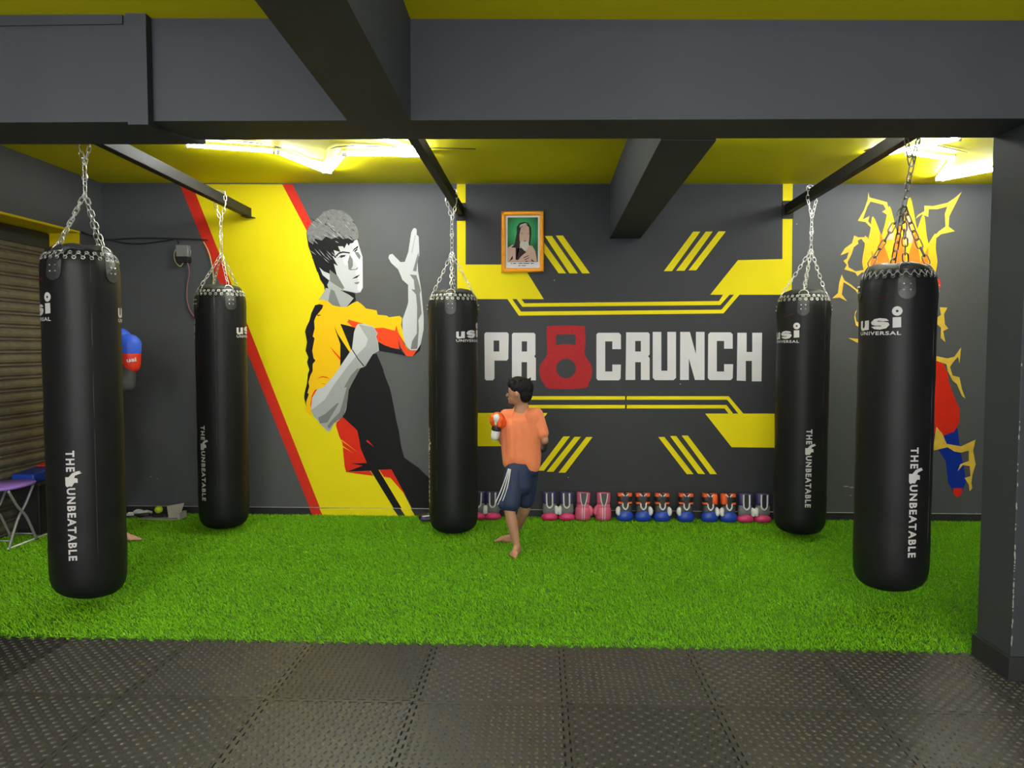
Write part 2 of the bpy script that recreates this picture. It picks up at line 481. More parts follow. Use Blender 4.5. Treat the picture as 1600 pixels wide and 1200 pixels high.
for a, b, w in (((-2.39, 4.93), (-1.84, 5.09), 'longest lit white tube at the left end of the ceiling zigzag over the painted fighter'),
             ((-1.83, 5.11), (-1.66, 5.67), 'lit white tube slanting down to the left zigzag point over the painted fighter'),
             ((-1.63, 5.68), (-1.38, 5.17), 'lit white tube rising from the left zigzag point towards the middle punching bag'),
             ((-1.36, 5.155), (-.78, 5.19), 'lit white tube meeting the black bar above the middle punching bag'),
             ((-.80, 5.13), (-1.13, 4.62), 'lit white tube half hidden by the crossbeam, above the middle punching bag'),
             ((-1.12, 4.57), (-.42, 3.95), 'unseen lit white tube added behind the crossbeam to continue the left zigzag')):  # unseen tube, added to brighten the turf and wall
    batten(a, b, w, M['tube'], G1)
for a, b, w in (((2.26, 5.25), (2.62, 4.78), 'lit white tube crossing above the right black bar, half hidden by the crossbeam'),
             ((2.60, 4.73), (1.72, 4.12), 'unseen lit white tube added behind the crossbeam to continue the right zigzag'),  # this tube and the next are unseen, added for more light
             ((1.66, 4.14), (1.02, 4.62), 'added lit white tube nearest the far beam, unseen behind the crossbeam'),
             ((2.46, 5.13), (2.86, 5.29), 'lit white tube just right of the black bar over the right front punching bag'),
             ((2.865, 5.32), (3.07, 5.90), 'short looking lit white tube joining the two arms of the right zigzag'),
             ((3.10, 5.91), (3.42, 5.42), 'rightmost lit white tube on the ceiling beside the pillar')):
    batten(a, b, w, M['tube'], G2)
for a, b in (((-2.6, 1.35), (-1.6, 1.1)), ((-1.6, 1.05), (-2.3, .2)), ((.3, 1.15), (1.3, 1.3)), ((1.3, 1.25), (1.9, .3)), ((-2.4, -1.2), (-1.2, -1.2)), ((.6, -1.2), (1.9, -1.2))):
    batten(a, b, 'lit white tube on the yellow ceiling over the black mats, outside the photo', M['tube2'], 'tubes over the mats')
# thin dark lines beside the battens; the left one draws a thin shadow
bm = bmesh.new()
tube_path(bm, smooth_pts([(-2.3, 4.85, zc(-2.3) - .004), (-1.85, 5.0, zc(-1.8) - .006), (-1.62, 5.45, zc(-1.6) - .003), (-1.4, 5.05, zc(-1.4) - .008), (-.9, 5.08, zc(-.9) - .004), (-.45, 5.12, zc(-.4) - .003)]), .003, 6)
tag(bm_obj('thin_dark_line', bm, M['cable'], None, True), 'thin dark line drawn for the shadow beside the left zigzag of ceiling tubes', 'wire')
bm = bmesh.new()
tube_path(bm, smooth_pts([(2.2, 5.18, zc(2.2) - .003), (2.4, 4.95, zc(2.4) - .004), (2.9, 5.2, zc(2.9) - .006)]), .003, 6)
tag(bm_obj('thin_dark_line', bm, M['cable'], None, True), 'thin dark wire running beside the right zigzag of ceiling tubes', 'wire')

# ================================================================== HANGING BARS
def barx(b, y):
    (xa, xb) = ((-2.42, -2.475), (-.685, -.672), (1.955, 2.025))[b]
    return xa + (xb - xa) * (y - 3.9) / 2.3
BZ0, BZ1 = 2.560, 2.635
for b, lab in enumerate(('black steel bar over the two left punching bags', 'black steel bar over the middle punching bag', 'black steel bar over the two right punching bags')):
    y0, y1 = 3.3, 6.199
    bm = bmesh.new()
    xa, xb = barx(b, y0), barx(b, y1); w = .027
    prism(bm, [(xa - w, y0), (xa + w, y0), (xb + w, y1), (xb - w, y1)], [BZ0] * 2 + [BZ0 - .012] * 2, [BZ1] * 2 + [BZ1 - .012] * 2)
    r = thing('hanging_bar', lab, 'bar', (0, 0, 0))
    bm_obj('bar_tube', bm, M['bar'], r, bevel=.003)
    bm = bmesh.new(); box(bm, xb - .045, xb + .045, 6.19, 6.1995, BZ0 - .05, BZ1 + .02)
    if b != 0: bm_obj('end_plate', bm, M['bar'], r)
    else:
        bm.free(); bm = bmesh.new()
        prism(bm, [(xb - .03, 6.11), (xb + .035, 6.11), (xb + .06, 6.199), (xb - .01, 6.199)], [BZ0 - .02] * 4, [BZ0 - .014] * 4)
        bm_obj('end_plate', bm, M['bar'], r)

# ================================================================== PUNCHING BAGS
def text_mesh(s, offset=.0, sp=1.0):
    cu = bpy.data.curves.new('t', 'FONT'); cu.body = s; cu.offset = offset; cu.resolution_u = 3; cu.space_character = sp
    o = bpy.data.objects.new('t', cu); COL.objects.link(o)
    dg = bpy.context.evaluated_depsgraph_get(); dg.update()
    e = o.evaluated_get(dg); me = e.to_mesh()
    v = [Vector(p.co) for p in me.vertices]; f = [tuple(p.vertices) for p in me.polygons]
    e.to_mesh_clear(); bpy.data.objects.remove(o); bpy.data.curves.remove(cu)
    return v, f
def fit(vf, x0, x1, y0, y1):
    v, f = vf
    ax, bx = min(p.x for p in v), max(p.x for p in v); ay, by = min(p.y for p in v), max(p.y for p in v)
    return [Vector((x0 + (p.x - ax) / (bx - ax) * (x1 - x0), y0 + (p.y - ay) / (by - ay) * (y1 - y0), 0)) for p in v], f
def add_flat(bm, vf):
    v, f = vf; vs = [bm.verts.new(p) for p in v]
    for q in f:
        try: bm.faces.new([vs[i] for i in q])
        except ValueError: pass
def add_poly(bm, outer, holes=()):
    flat, tris = tess(outer, holes); vs = [bm.verts.new(p) for p in flat]
    for t in tris:
        a, b, c = (flat[i] for i in t); s = (b - a).cross(c - a).z
        if abs(s) < 1e-14: continue
        try: bm.faces.new([vs[i] for i in (t if s > 0 else t[::-1])])
        except ValueError: pass
def circ(cx, cy, r, n=20, ry=None): return [(cx + r * math.cos(k * 2 * PI / n), cy + (ry or r) * math.sin(k * 2 * PI / n)) for k in range(n)]
def wrap(bm, R, a0, zoff, step=.012):
    xs = [v.co.x for v in bm.verts]; x = math.floor(min(xs) / step) * step
    while x < max(xs):
        bmesh.ops.bisect_plane(bm, geom=bm.verts[:] + bm.edges[:] + bm.faces[:], plane_co=(x, 0, 0), plane_no=(1, 0, 0)); x += step
    for v in bm.verts:
        a = a0 + v.co.x / R; v.co = Vector((R * math.sin(a), -R * math.cos(a), zoff + v.co.y))

T_U = text_mesh('UNIVERSAL', .025, 1.15); T_THE = text_mesh('THE', .035, 1.3); T_UNB = text_mesh('UNBEATABLE', .035, 1.25)
S5 = 2.47e-4
def flipy(pts, cx, cy, s): return [((x - cx) * s, -(y - cy) * s) for x, y in pts]
def logo_bm():
    bm = bmesh.new(); F_ = lambda p: flipy(p, 742, 750, S5)
    add_poly(bm, F_([(275, 695), (350, 690), (352, 830), (372, 850), (412, 838), (425, 790), (425, 690), (545, 685), (545, 885), (430, 890), (350, 905), (290, 885), (270, 840)]))
    s_ = [(980, 705), (930, 660), (800, 643), (670, 665), (600, 730), (625, 780), (700, 798), (830, 800), (820, 818), (740, 812), (605, 825), (680, 870), (800, 887), (930, 860), (992, 790), (970, 740), (880, 722), (740, 715), (760, 697), (860, 712)]
    add_poly(bm, F_(s_))
    add_poly(bm, F_([(1050, 635), (1205, 630), (1210, 840), (1052, 850)]))
    add_poly(bm, F_(circ(1130, 505, 98)), [F_(circ(1130, 505, 26))])
    add_flat(bm, fit(T_U, (270 - 742) * S5, (1212 - 742) * S5, -(1000 - 750) * S5, -(922 - 750) * S5))
    return bm
S6 = 5.55e-4
BOXER = [(205, 325), (235, 325), (265, 290), (300, 275), (325, 270), (335, 272), (330, 282), (347, 290), (320, 300), (290, 312), (282, 332), (310, 340), (312, 380), (285, 378), (270, 400), (262, 415), (240, 410), (218, 420), (205, 400)]
def slogan_bm():
    """runs down the bag, the tops of its letters to the right; z=0 at its middle"""
    bm = bmesh.new()
    def down(vf): return [Vector((p.y, -p.x, 0)) for p in vf[0]], vf[1]
    add_flat(bm, down(fit(T_THE, (78 - 595) * S6, (275 - 595) * S6, -.021, .021)))
    add_flat(bm, down(fit(T_UNB, (428 - 595) * S6, (1112 - 595) * S6, -.021, .021)))
    add_poly(bm, flipy(BOXER, 252, 595, S6))
    return bm

def link_bm(bm, c, t, roll, L, r, w, n=5, m=6):
    """one oval chain link centred at c, long axis t"""
    t = t.normalized(); s = t.cross(Vector((0, 0, 1)))
    if s.length < .05: s = Vector((1, 0, 0))
    s.normalize(); u = s.cross(t)
    s2 = s * math.cos(roll) + u * math.sin(roll)
    pts = []
    h = (L - w) / 2
    for k in range(m + 1): a = -PI / 2 + PI * k / m; pts.append(c + t * (h + w / 2 * math.cos(a)) + s2 * (w / 2 * math.sin(a)))
    for k in range(m + 1): a = PI / 2 + PI * k / m; pts.append(c + t * (-h + w / 2 * math.cos(a)) + s2 * (w / 2 * math.sin(a)))
    tube_path(bm, pts, r, n, closed=True)
CL = dict(L=.040, r=.0026, w=.020)
def chain_bm(pts, L=None, r=None, w=None, roll0=0.):
    L, r, w = L or CL['L'], r or CL['r'], w or CL['w']
    bm = bmesh.new(); P = [Vector(p) for p in pts]
    d = [0]
    for a, b in zip(P, P[1:]): d.append(d[-1] + (b - a).length)
    pitch = L - 2.6 * r; n = max(1, round(d[-1] / pitch)); pitch = d[-1] / n
    def pt(s):
        for i in range(len(P) - 1):
            if s <= d[i + 1] + 1e-9: return P[i].lerp(P[i + 1], (s - d[i]) / (d[i + 1] - d[i]))
        return P[-1]
    for k in range(n):
        s = (k + .5) * pitch; a, b = pt(max(0, s - .01)), pt(min(d[-1], s + .01))
        link_bm(bm, pt(s), b - a, roll0 + (k % 2) * PI / 2 + random.uniform(-.35, .35), pitch + 2.6 * r, r, w)
    return bm

def bag(label, X, Y, z0, z1, theta, jz, barno, chainmat, lean=0., dark=False, spread=1., topx=None):
    R = .187
    phi = math.atan2(-X, Y)
    root = thing('punching_bag', label, 'punching bag', (X, Y, z0), phi, 'black punching bags hanging from the bars')
    L = z1 - z0
    th = math.radians(theta)
    # body: seamed vinyl cylinder with a sagging bottom
    bm = bmesh.new()
    prof = [(.02, -.006), (.06, -.004), (.10, .003), (.135, .016), (.160, .036), (.176, .064), (.184, .10), (.187, .15)]
    k = 14
    for i in range(1, k): prof.append((R + .0012 * math.sin(i * 2.1), .15 + (L - .25) * i / k))
    prof += [(.187, L - .125), (.1855, L - .095), (.181, L - .070), (.174, L - .050), (.166, L - .034), (.158, L - .018), (.152, L - .008)]
    n = 72
    lathe(bm, prof, n)
    bm.verts.ensure_lookup_table()
    for v in bm.verts:
        a = math.atan2(v.co.x, -v.co.y); z = v.co.z
        top = max(0, 1 - (L - z) / .28)
        w = 1 + top * (.014 * math.sin(9 * a + theta) * (.5 + .5 * math.sin(14 * z)) + .012 * math.sin(17 * a + 1.3) ) * .9 + .003 * math.sin(3 * a + 2.5 * z + theta)
        for sa in (th + .62, th + .62 + PI):
            dd = (a - sa + PI) % (2 * PI) - PI
            w -= .012 * math.exp(-(dd / .035) ** 2)
        if z < .2: z += lean * v.co.x * (1 - z / .2)
        v.co = Vector((v.co.x * w, v.co.y * w, z))
    body = bm_obj('bag_body', bm, M['bag'], root, True)
    # piping over the two vertical seams
    bm = bmesh.new()
    for sa in (th + .62, th + .62 + PI):
        tube_path(bm, [((R - .002) * math.sin(sa), -(R - .002) * math.cos(sa), z) for z in [.14 + (L - .2) * q / 10 for q in range(11)]], .0018, 6)
    bm_obj('seam_piping', bm, M['strap'], root, True)
    # gathered top cover
    bm = bmesh.new()
    lathe(bm, [(.160, L - .030), (.154, L - .010), (.146, L + .004), (.12, L + .016), (.07, L + .024), (.01, L + .02)], 60)
    for v in bm.verts:
        a = math.atan2(v.co.y, v.co.x); q = 1 + .018 * math.sin(15 * a) * (v.co.z > L - .01)
        v.co.x *= q; v.co.y *= q; v.co.z += .005 * math.sin(4 * a + theta)
    bm_obj('top_cover', bm, M['bagtop'], root, True)
    # eyelets in two rows and the lacing
    tabs = [th + math.radians(-18 + 90 * q) for q in range(4)]
    bm = bmesh.new(); bl = bmesh.new(); NE = 28
    lace = []
    for row, zz, rr in ((0, L - .056, .1785), (1, L - .030, .1665)):
        for q in range(NE):
            a = th + (q + .5 * row) * 2 * PI / NE
            c = Vector((rr * math.sin(a), -rr * math.cos(a), zz))
            tdir = Vector((math.cos(a), math.sin(a), 0))
            nrm = Vector((math.sin(a), -math.cos(a), .3 + row * .3)).normalized(); up = nrm.cross(tdir)
            pts = [c + nrm * .001 + .0088 * (math.cos(w * PI / 4) * tdir + math.sin(w * PI / 4) * up) for w in range(8)]
            tube_path(bm, pts, .0026, 5, closed=True)
            lace.append((a, c + nrm * .004))
    lace.sort(key=lambda e: e[0])
    tube_path(bl, [p for _, p in lace], .0028, 5, closed=True)
    bm_obj('eyelet_ring', bm, M['shaded_chain' if dark else 'chrome'], root, True)
    bm_obj('lacing', bl, M['lace'], root, True)
    # four hanging tabs with rivets and D-rings
    for ti, a0 in enumerate(tabs):
        t = bmesh.new()
        w = .042; prof2 = [(-w * .60, .0), (w * .60, .0), (w * .62, -.048), (w, -.056), (w, -.125)] + [(w * math.cos(q * PI / 10), -.125 - .038 * math.sin(q * PI / 10)) for q in range(1, 10)] + [(-w, -.125), (-w, -.056), (-w * .62, -.048)]
        add_poly(t, prof2)
        wrap(t, R + .0035, a0, L - .012, .008)
        for v in t.verts:                       # follow the narrowing neck of the bag
            zz = L - v.co.z
            if zz < .125: s_ = 1 - (.125 - zz) ** 2 * 13.5; v.co.x *= s_; v.co.y *= s_
        r_ = bmesh.ops.extrude_face_region(t, geom=t.faces[:])
        for v in [e for e in r_['geom'] if isinstance(e, bmesh.types.BMVert)]: v.co.x *= 1.012; v.co.y *= 1.012
        bmesh.ops.recalc_face_normals(t, faces=t.faces[:])
        tab = bm_obj('hanging_tab', t, M['strap'], root)
        for u in (-.015, .015):
            for zz in (-.098, -.128):
                b = bmesh.new(); a = a0 + u / R
                ellipsoid(b, ((R + .0065) * math.sin(a), -(R + .0065) * math.cos(a), L + zz), (.0048, .0048, .0048), u=8, v=6)
                bm_obj('rivet', b, M['chrome'], tab, True)
        b = bmesh.new()
        c = Vector(((R - .024) * math.sin(a0), -(R - .024) * math.cos(a0), L - .022)); tv = Vector((math.cos(a0), math.sin(a0), 0)); uv = Vector((-math.sin(a0) * .5, math.cos(a0) * .5, .86))
        pts = [c + tv * x + uv * z for x, z in [(-.032, 0), (.032, 0), (.031, .018), (.020, .036), (0, .043), (-.020, .036), (-.031, .018)]]
        tube_path(b, pts, .0036, 6, closed=True)
        bm_obj('d_ring', b, chainmat, tab, True)
    # prints
    for a0 in (th - math.radians(60), th + math.radians(120)):
        b = logo_bm(); wrap(b, R + .0022, a0, L * .828)
        bm_obj('printed_logo', b, M['printw'], root)
    b = slogan_bm(); wrap(b, R + .0022, th, .075 + L * .172 + .13, .006)
    bm_obj('printed_slogan', b, M['printw'], root)
    for a0 in (th - math.radians(52),):
        b = bmesh.new()
        pts = [(-.045 + .012 * i * .8, .008 * math.sin(i * 2.3) + .004 * math.cos(i * 4)) for i in range(10)]
        tube_path(b, [((R + .0025) * math.sin(a0 + x / R), -(R + .0025) * math.cos(a0 + x / R), L - .165 + z) for x, z in pts], .0012, 4)
        tube_path(b, [((R + .0025) * math.sin(a0 + x / R), -(R + .0025) * math.cos(a0 + x / R), L - .175 + .3 * x) for x, z in pts], .0009, 4)
        bm_obj('faint_signature', b, M['printr'], root)
    # chains
    inv = Matrix.Rotation(-phi, 4, 'Z') @ Matrix.Translation((-X, -Y, -z0))
    bx = barx(barno, Y)
    jt = Vector((bx if topx is None else topx, Y, jz))
    J = inv @ jt
    for a0 in tabs:
        e = Vector(((R - .046) * math.sin(a0), -(R - .046) * math.cos(a0), L + .018))
        bm_obj('chain', chain_bm([J, J.lerp(e, .5) + Vector((0, 0, -.006)), e], roll0=a0), chainmat, root, True)
    V0 = Vector((bx, Y, BZ0 - .145)); v0 = inv @ V0
    if jz < V0.z - .04:
        bm_obj('chain', chain_bm([v0, J], roll0=.6), chainmat, root, True)
        b = bmesh.new()           # snap hook at the joint
        c = v0 * .55 + J * .45
        hk = [c + Vector((.012 * math.sin(q), 0, .024 * math.cos(q))) for q in [q_ * .45 for q_ in range(0, 12)]]
        tube_path(b, hk, .0038, 6); bm_obj('snap_hook', b, chainmat, root, True)
    q = [(bx, Y, BZ0 - .145), (bx - .036, Y - .01, BZ0 - .01), (bx - .034, Y - .008, BZ1 + .008), (bx + .034, Y + .008, BZ1 + .008), (bx + .036, Y + .01, BZ0 - .01), (bx, Y, BZ0 - .145)]
    bm_obj('chain', chain_bm([inv @ Vector(p) for p in q]), chainmat, root, True)
    return root
bag('large punching bag at the far left front, beside the shutter', -2.455, 3.86, .105, 1.965, -22, 2.27, 0, M['chrome'], lean=-.10)
bag('left rear punching bag, hanging before the red stripe and yellow wall', -2.475, 5.62, .045, 1.905, -49, 2.17, 0, M['chrome'])
bag('middle punching bag, hanging just left of the boy in orange', -.668, 5.60, .035, 1.868, -78, 2.17, 1, M['chrome'])
bag('right rear punching bag, at the end of the row of gloves', 1.962, 5.60, .055, 1.858, 17, 2.18, 2, M['chrome'])
CL.update(L=.056, r=.0036, w=.028)
bag('right front punching bag with shade-darkened chains, nearest the pillar', 1.905, 4.03, .15, 1.875, 31, 2.20, 2, M['shaded_chain'], lean=.06, dark=True, topx=1.925)

# ================================================================== MURALS
PM = dict(
    jy=mat('mural_golden', (.85, .50, .005), .6, spec=.12), jr=mat('mural_orange_red', (.78, .06, .012), .6, spec=.12), bk=mat('mural_black', (.008, .007, .009), .55, spec=.15, noise=.3, nscale=20),
    lt=mat('mural_pale_grey', (.50, .51, .53), .6, spec=.12), md=mat('mural_mid_grey', (.33, .34, .345), .6, spec=.12), dk=mat('mural_dark_grey', (.17, .175, .175), .6, spec=.12), hg=mat('mural_hair_grey', (.16, .16, .165), .6, spec=.12, noise=.5, nscale=45), wh=mat('mural_white', (.64, .64, .67), .6, spec=.12),
    bolt=mat('mural_bolt_yellow', (.74, .48, .06), .6, spec=.12, noise=.25, nscale=14), fl=mat('mural_flame_gold', (.85, .46, .02), .6, spec=.12, noise=.15, nscale=14), fo=mat('mural_flame_orange', (.80, .20, .02), .6, spec=.12, noise=.2, nscale=14), fp=mat('mural_flame_peach', (.72, .42, .30), .6, spec=.12), bl=mat('mural_blue', (.006, .03, .30), .6, spec=.12, noise=.2, nscale=20), re=mat('mural_red', (.66, .025, .01), .6, spec=.12, noise=.15, nscale=14))
c5 = lambda *p: [(440 + x * .15, 310 + y * .15) for x, y in p]
c6 = lambda *p: [(440 + x * .15, 470 + y * .15) for x, y in p]
c7 = lambda *p: [(480 + x / 6, 630 + y / 6) for x, y in p]
c8 = lambda *p: [(740 + x * .31875, 490 + y * .31875) for x, y in p]
c9 = lambda *p: [(700 + x * .34375, 280 + y * .34375) for x, y in p]
c10 = lambda *p: [(1300 + x * .2, 290 + y * .2) for x, y in p]
c11 = lambda *p: [(1440 + x * .26667, 480 + y * .26667) for x, y in p]

mu = thing('stripe_mural', 'broad yellow diagonal band edged with two red stripes on the back wall', 'mural')
paint('yellow_band', [[(300, 288), (441, 288), (481, 364), (497, 400), (507, 452), (520, 520), (545, 640), (560, 700), (600, 716), (611, 733), (649, 806), (505, 806)]], M['yellow'], mu, .0004)
paint('red_stripe', [[(281, 288), (300, 288), (505, 806), (489, 806)]], M['red'], mu, .0008)
paint('red_stripe', [[(441, 288), (457, 288), (489, 352), (481, 364)]], M['red'], mu, .0008)

for nm_, xs, mm in (('yellow_band', (500, 614, 624, 506), 'yellow'), ('yellow_band', (626, 642, 650, 635), 'yellow'), ('red_stripe', (484, 500, 506, 490), 'red')):
    paint(nm_, [[(xs[0], 793.6), (xs[1], 793.6), (xs[2], 807), (xs[3], 807)]], M[mm], mu, .0166)
fg = thing('fighter_mural', 'painted fighter in yellow and black jacket, one open hand raised, on the back wall', 'mural')
paint('painted_torso', [c6((990, 550), (1050, 690), (1080, 790), (1125, 900), (1145, 980), (1185, 1190)) + c7((830, 140), (860, 260), (880, 400), (910, 510), (980, 560), (1040, 600), (1120, 680), (1190, 730), (1190, 1050), (1020, 1050), (930, 880), (790, 620), (670, 625), (925, 1050), (850, 1050), (625, 680), (595, 633), (365, 645), (340, 300), (300, 130)) + c6((690, 930), (740, 800), (830, 695), (880, 680), (945, 560)), c6((615, 235), (775, 285), (760, 480), (740, 700), (600, 700), (600, 440)), c6((550, 260), (612, 440), (612, 700), (700, 560))], PM['bk'], fg, .0012)
paint('painted_coat_tail', [c7((335, 130), (470, 255), (490, 350), (500, 420), (560, 560), (410, 565), (520, 585), (365, 645), (350, 590), (330, 370), (300, 310), (270, 210), (275, 180)), c7((365, 647), (590, 634), (622, 681)), c7((675, 625), (790, 620), (922, 862), (860, 790), (780, 700), (720, 690)), c7((555, 350), (568, 345), (630, 412), (560, 362))], PM['re'], fg, .0016)
paint('painted_coat_fold', [c7((318, 338), (475, 460), (322, 352)), c7((332, 398), (430, 466), (336, 412))], PM['jy'], fg, .002)
jk = c6((430, -15), (490, 10), (530, 45), (600, 63), (680, 63), (740, 25), (790, 5), (840, 40), (880, 80), (990, 100), (1000, 145), (1095, 155), (1120, 172), (1230, 158), (1255, 178), (1245, 250), (1270, 350), (1290, 470), (1330, 520), (1215, 330), (1198, 262), (1180, 312), (1060, 280), (970, 285), (880, 245), (690, 195), (740, 270), (612, 240), (725, 512), (712, 538), (575, 330), (550, 258), (612, 440), (612, 690), (560, 770), (500, 840), (440, 895), (370, 915), (318, 1000), (308, 1100), (325, 1170)) + c7((35, 110), (70, 150), (200, 262), (200, 280), (60, 140), (0, 90), (-30, 40)) + c6((260, 1110), (235, 1010), (240, 960), (265, 860), (275, 760), (290, 720), (265, 640), (280, 590), (250, 520), (265, 430), (245, 320), (260, 270), (290, 210), (310, 130), (350, 60), (395, 10))
paint('painted_jacket', [jk], PM['jy'], fg, .002)
paint('painted_jacket_stripe', [c6((350, 45), (400, 35), (435, 45), (425, 80), (385, 130), (360, 160), (340, 210), (345, 290), (325, 370), (345, 390), (320, 520), (335, 600), (355, 620), (325, 660), (325, 730), (300, 780), (280, 850), (290, 890), (270, 960), (285, 970), (255, 1060), (260, 1110), (235, 1010), (240, 960), (265, 860), (275, 760), (290, 720), (265, 640), (280, 590), (250, 520), (265, 430), (245, 320), (260, 270), (290, 210), (310, 130)), c6((370, 145), (420, 148), (380, 160)), c6((550, 262), (575, 320), (612, 420), (612, 450), (570, 330)), c6((1000, 430), (1060, 450), (1080, 470), (1150, 480), (1180, 500), (1240, 510), (1300, 575), (1160, 545), (1010, 520)), c6((1455, 448), (1410, 515), (1365, 580), (1440, 520)), c6((1215, 400), (1260, 520), (1235, 505))], PM['bk'], fg, .0026)
paint('painted_sleeve_shade', [c6((970, 285), (1060, 280), (1180, 315), (1195, 260), (1215, 330), (1290, 480), (1330, 520), (1410, 515), (1365, 580), (1300, 575), (1265, 520), (1240, 490), (1215, 400), (1225, 500), (1150, 490), (1060, 455), (1000, 420)), c6((680, 215), (720, 205), (860, 240), (790, 290), (740, 272)), c6((505, 475), (612, 590), (612, 620), (540, 530)), c6((360, 820), (420, 785), (470, 792), (512, 820), (470, 802), (420, 796)), c6((375, 915), (345, 930), (315, 990), (300, 1080), (310, 1130), (314, 1080), (325, 1000)), c6((410, 868), (440, 860), (465, 870), (440, 866))], PM['jr'], fg, .003)
# raised forearm and open hand
paint('painted_open_hand', [c5((1390, 308), (1408, 325), (1408, 380), (1428, 395), (1434, 520), (1435, 590), (1418, 660), (1422, 760), (1455, 950), (1478, 1200)) + c6((1481, 200), (1480, 300), (1450, 450), (1410, 515), (1340, 515), (1290, 450), (1262, 330), (1258, 200), (1280, 140), (1308, 60)) + c5((1320, 1080), (1318, 900), (1260, 850), (1215, 740), (1140, 670), (1113, 620), (1123, 588), (1155, 578), (1240, 665), (1285, 660), (1320, 560), (1352, 350), (1372, 315))], PM['lt'], fg, .0034)
paint('painted_hand_shade', [c5((1368, 755), (1395, 660), (1425, 560), (1430, 610), (1413, 690), (1405, 762)), c5((1335, 793), (1405, 800), (1430, 880), (1450, 960), (1440, 1000), (1460, 1200)) + c6((1425, 200), (1430, 300), (1415, 500), (1345, 505), (1360, 420), (1410, 340), (1412, 60)) + c5((1400, 1000), (1350, 945), (1388, 952), (1378, 850))], PM['dk'], fg, .0038)
paint('painted_hand_line', [c5((1352, 570), (1362, 568), (1398, 385), (1390, 385))], PM['md'], fg, .0042)
# lower forearm and fist
arm = c6((800, 240), (870, 240), (960, 275), (1000, 340), (985, 370), (1005, 430), (1015, 520), (950, 555), (870, 680), (855, 690), (820, 700), (740, 850), (700, 930), (690, 1020), (655, 1190)) + c7((372, 30), (330, 130), (250, 195), (215, 260), (195, 272), (180, 255), (60, 120), (38, 50)) + c6((310, 1100), (320, 1010), (375, 920), (440, 900), (560, 760), (735, 500), (755, 330), (780, 260))
paint('painted_fist', [arm], PM['lt'], fg, .0034)
paint('painted_fist_shade', [c6((820, 270), (900, 400), (880, 470), (790, 560), (690, 680), (550, 870), (450, 1030), (310, 1140)) + c7((60, 120), (190, 260), (215, 258), (250, 195), (330, 130), (370, 30)) + c6((688, 1020), (700, 930), (738, 850), (818, 700), (854, 688), (868, 680), (948, 553), (1010, 520), (1000, 430), (980, 370), (995, 340), (955, 275), (800, 245))], PM['md'], fg, .0038)
paint('painted_arm_shade', [c6((818, 702), (740, 850), (700, 930), (690, 1020), (655, 1180), (600, 1180), (640, 1050), (680, 900), (650, 905), (720, 780), (790, 705)), c7((105, 135), (170, 100), (280, 0), (300, 0), (190, 180), (120, 190)), c7((190, 215), (215, 180), (250, 140), (330, 60), (368, 30), (328, 128), (250, 188), (205, 238))], PM['dk'], fg, .0042)
paint('painted_wristband', [c6((735, 498), (750, 520), (800, 600), (864, 678), (856, 686), (795, 608), (735, 515))], PM['bk'], fg, .0042)
# neck and head
paint('painted_neck', [c5((500, 850), (450, 960), (385, 1062), (430, 1052), (490, 1078), (530, 1112), (600, 1130), (680, 1130), (755, 1040), (640, 955), (560, 870))], PM['md'], fg, .0034)
paint('painted_neck_shade', [c5((515, 945), (550, 965), (615, 1130), (530, 1112), (488, 1072), (500, 1000)), c5((500, 745), (575, 800), (650, 955), (560, 900), (505, 862))], PM['dk'], fg, .0042)
paint('painted_collar_shadow', [c5((610, 955), (765, 990), (775, 1060), (740, 1090), (680, 1130), (752, 1040), (700, 1002)), c5((368, 700), (405, 780), (455, 840), (490, 940), (460, 932), (405, 850), (380, 775))], PM['bk'], fg, .0038)
paint('painted_hair_lock', [c5((345, 660), (500, 680), (510, 800), (480, 900), (455, 850), (400, 790))], PM['bk'], fg, .0030)
paint('painted_face', [c5((500, 540), (640, 470), (790, 430), (822, 540), (845, 610), (848, 930), (822, 978), (780, 985), (640, 955), (575, 800), (500, 700)), c5((395, 720), (440, 760), (512, 790), (518, 850), (490, 850), (430, 800))], PM['lt'], fg, .0038)
paint('painted_face_light', [c5((740, 455), (785, 432), (825, 580), (842, 700), (842, 930), (818, 972), (790, 950), (800, 850), (770, 770), (795, 720), (750, 640), (730, 580)), c5((640, 640), (700, 590), (715, 640), (700, 700), (660, 690))], PM['wh'], fg, .0042)
paint('painted_face_shade', [c5((712, 590), (742, 640), (745, 700), (720, 750), (790, 742), (800, 712), (775, 735), (700, 740), (690, 660)), c5((760, 560), (800, 560), (825, 600), (815, 640), (790, 610)), c5((575, 790), (660, 940), (620, 930), (560, 830)), c5((755, 878), (815, 868), (800, 892), (772, 893))], PM['dk'], fg, .0046)
paint('painted_features', [c5((548, 612), (600, 562), (640, 552), (712, 562), (712, 575), (640, 568), (600, 580), (560, 625)), c5((585, 625), (620, 592), (672, 590), (655, 612), (630, 600)), c5((738, 562), (752, 528), (798, 492), (798, 512), (765, 535)), c5((755, 552), (795, 515), (790, 540), (768, 560)), c5((732, 840), (775, 812), (820, 792), (790, 826), (760, 834)), c5((610, 612), (640, 596), (650, 608), (620, 622))], PM['bk'], fg, .005)
hair = c5((258, 355), (290, 290), (320, 250), (385, 200), (440, 140), (530, 113), (640, 130), (720, 190), (770, 270), (800, 340), (806, 435), (770, 425), (745, 465), (715, 470), (700, 495), (682, 468), (655, 522), (640, 500), (590, 500), (615, 560), (545, 540), (565, 615), (530, 600), (588, 705), (545, 680), (578, 805), (500, 740), (480, 775), (420, 700), (395, 700), (375, 775), (345, 690), (310, 580), (280, 500))
paint('painted_hair', [hair], PM['bk'], fg, .0046)
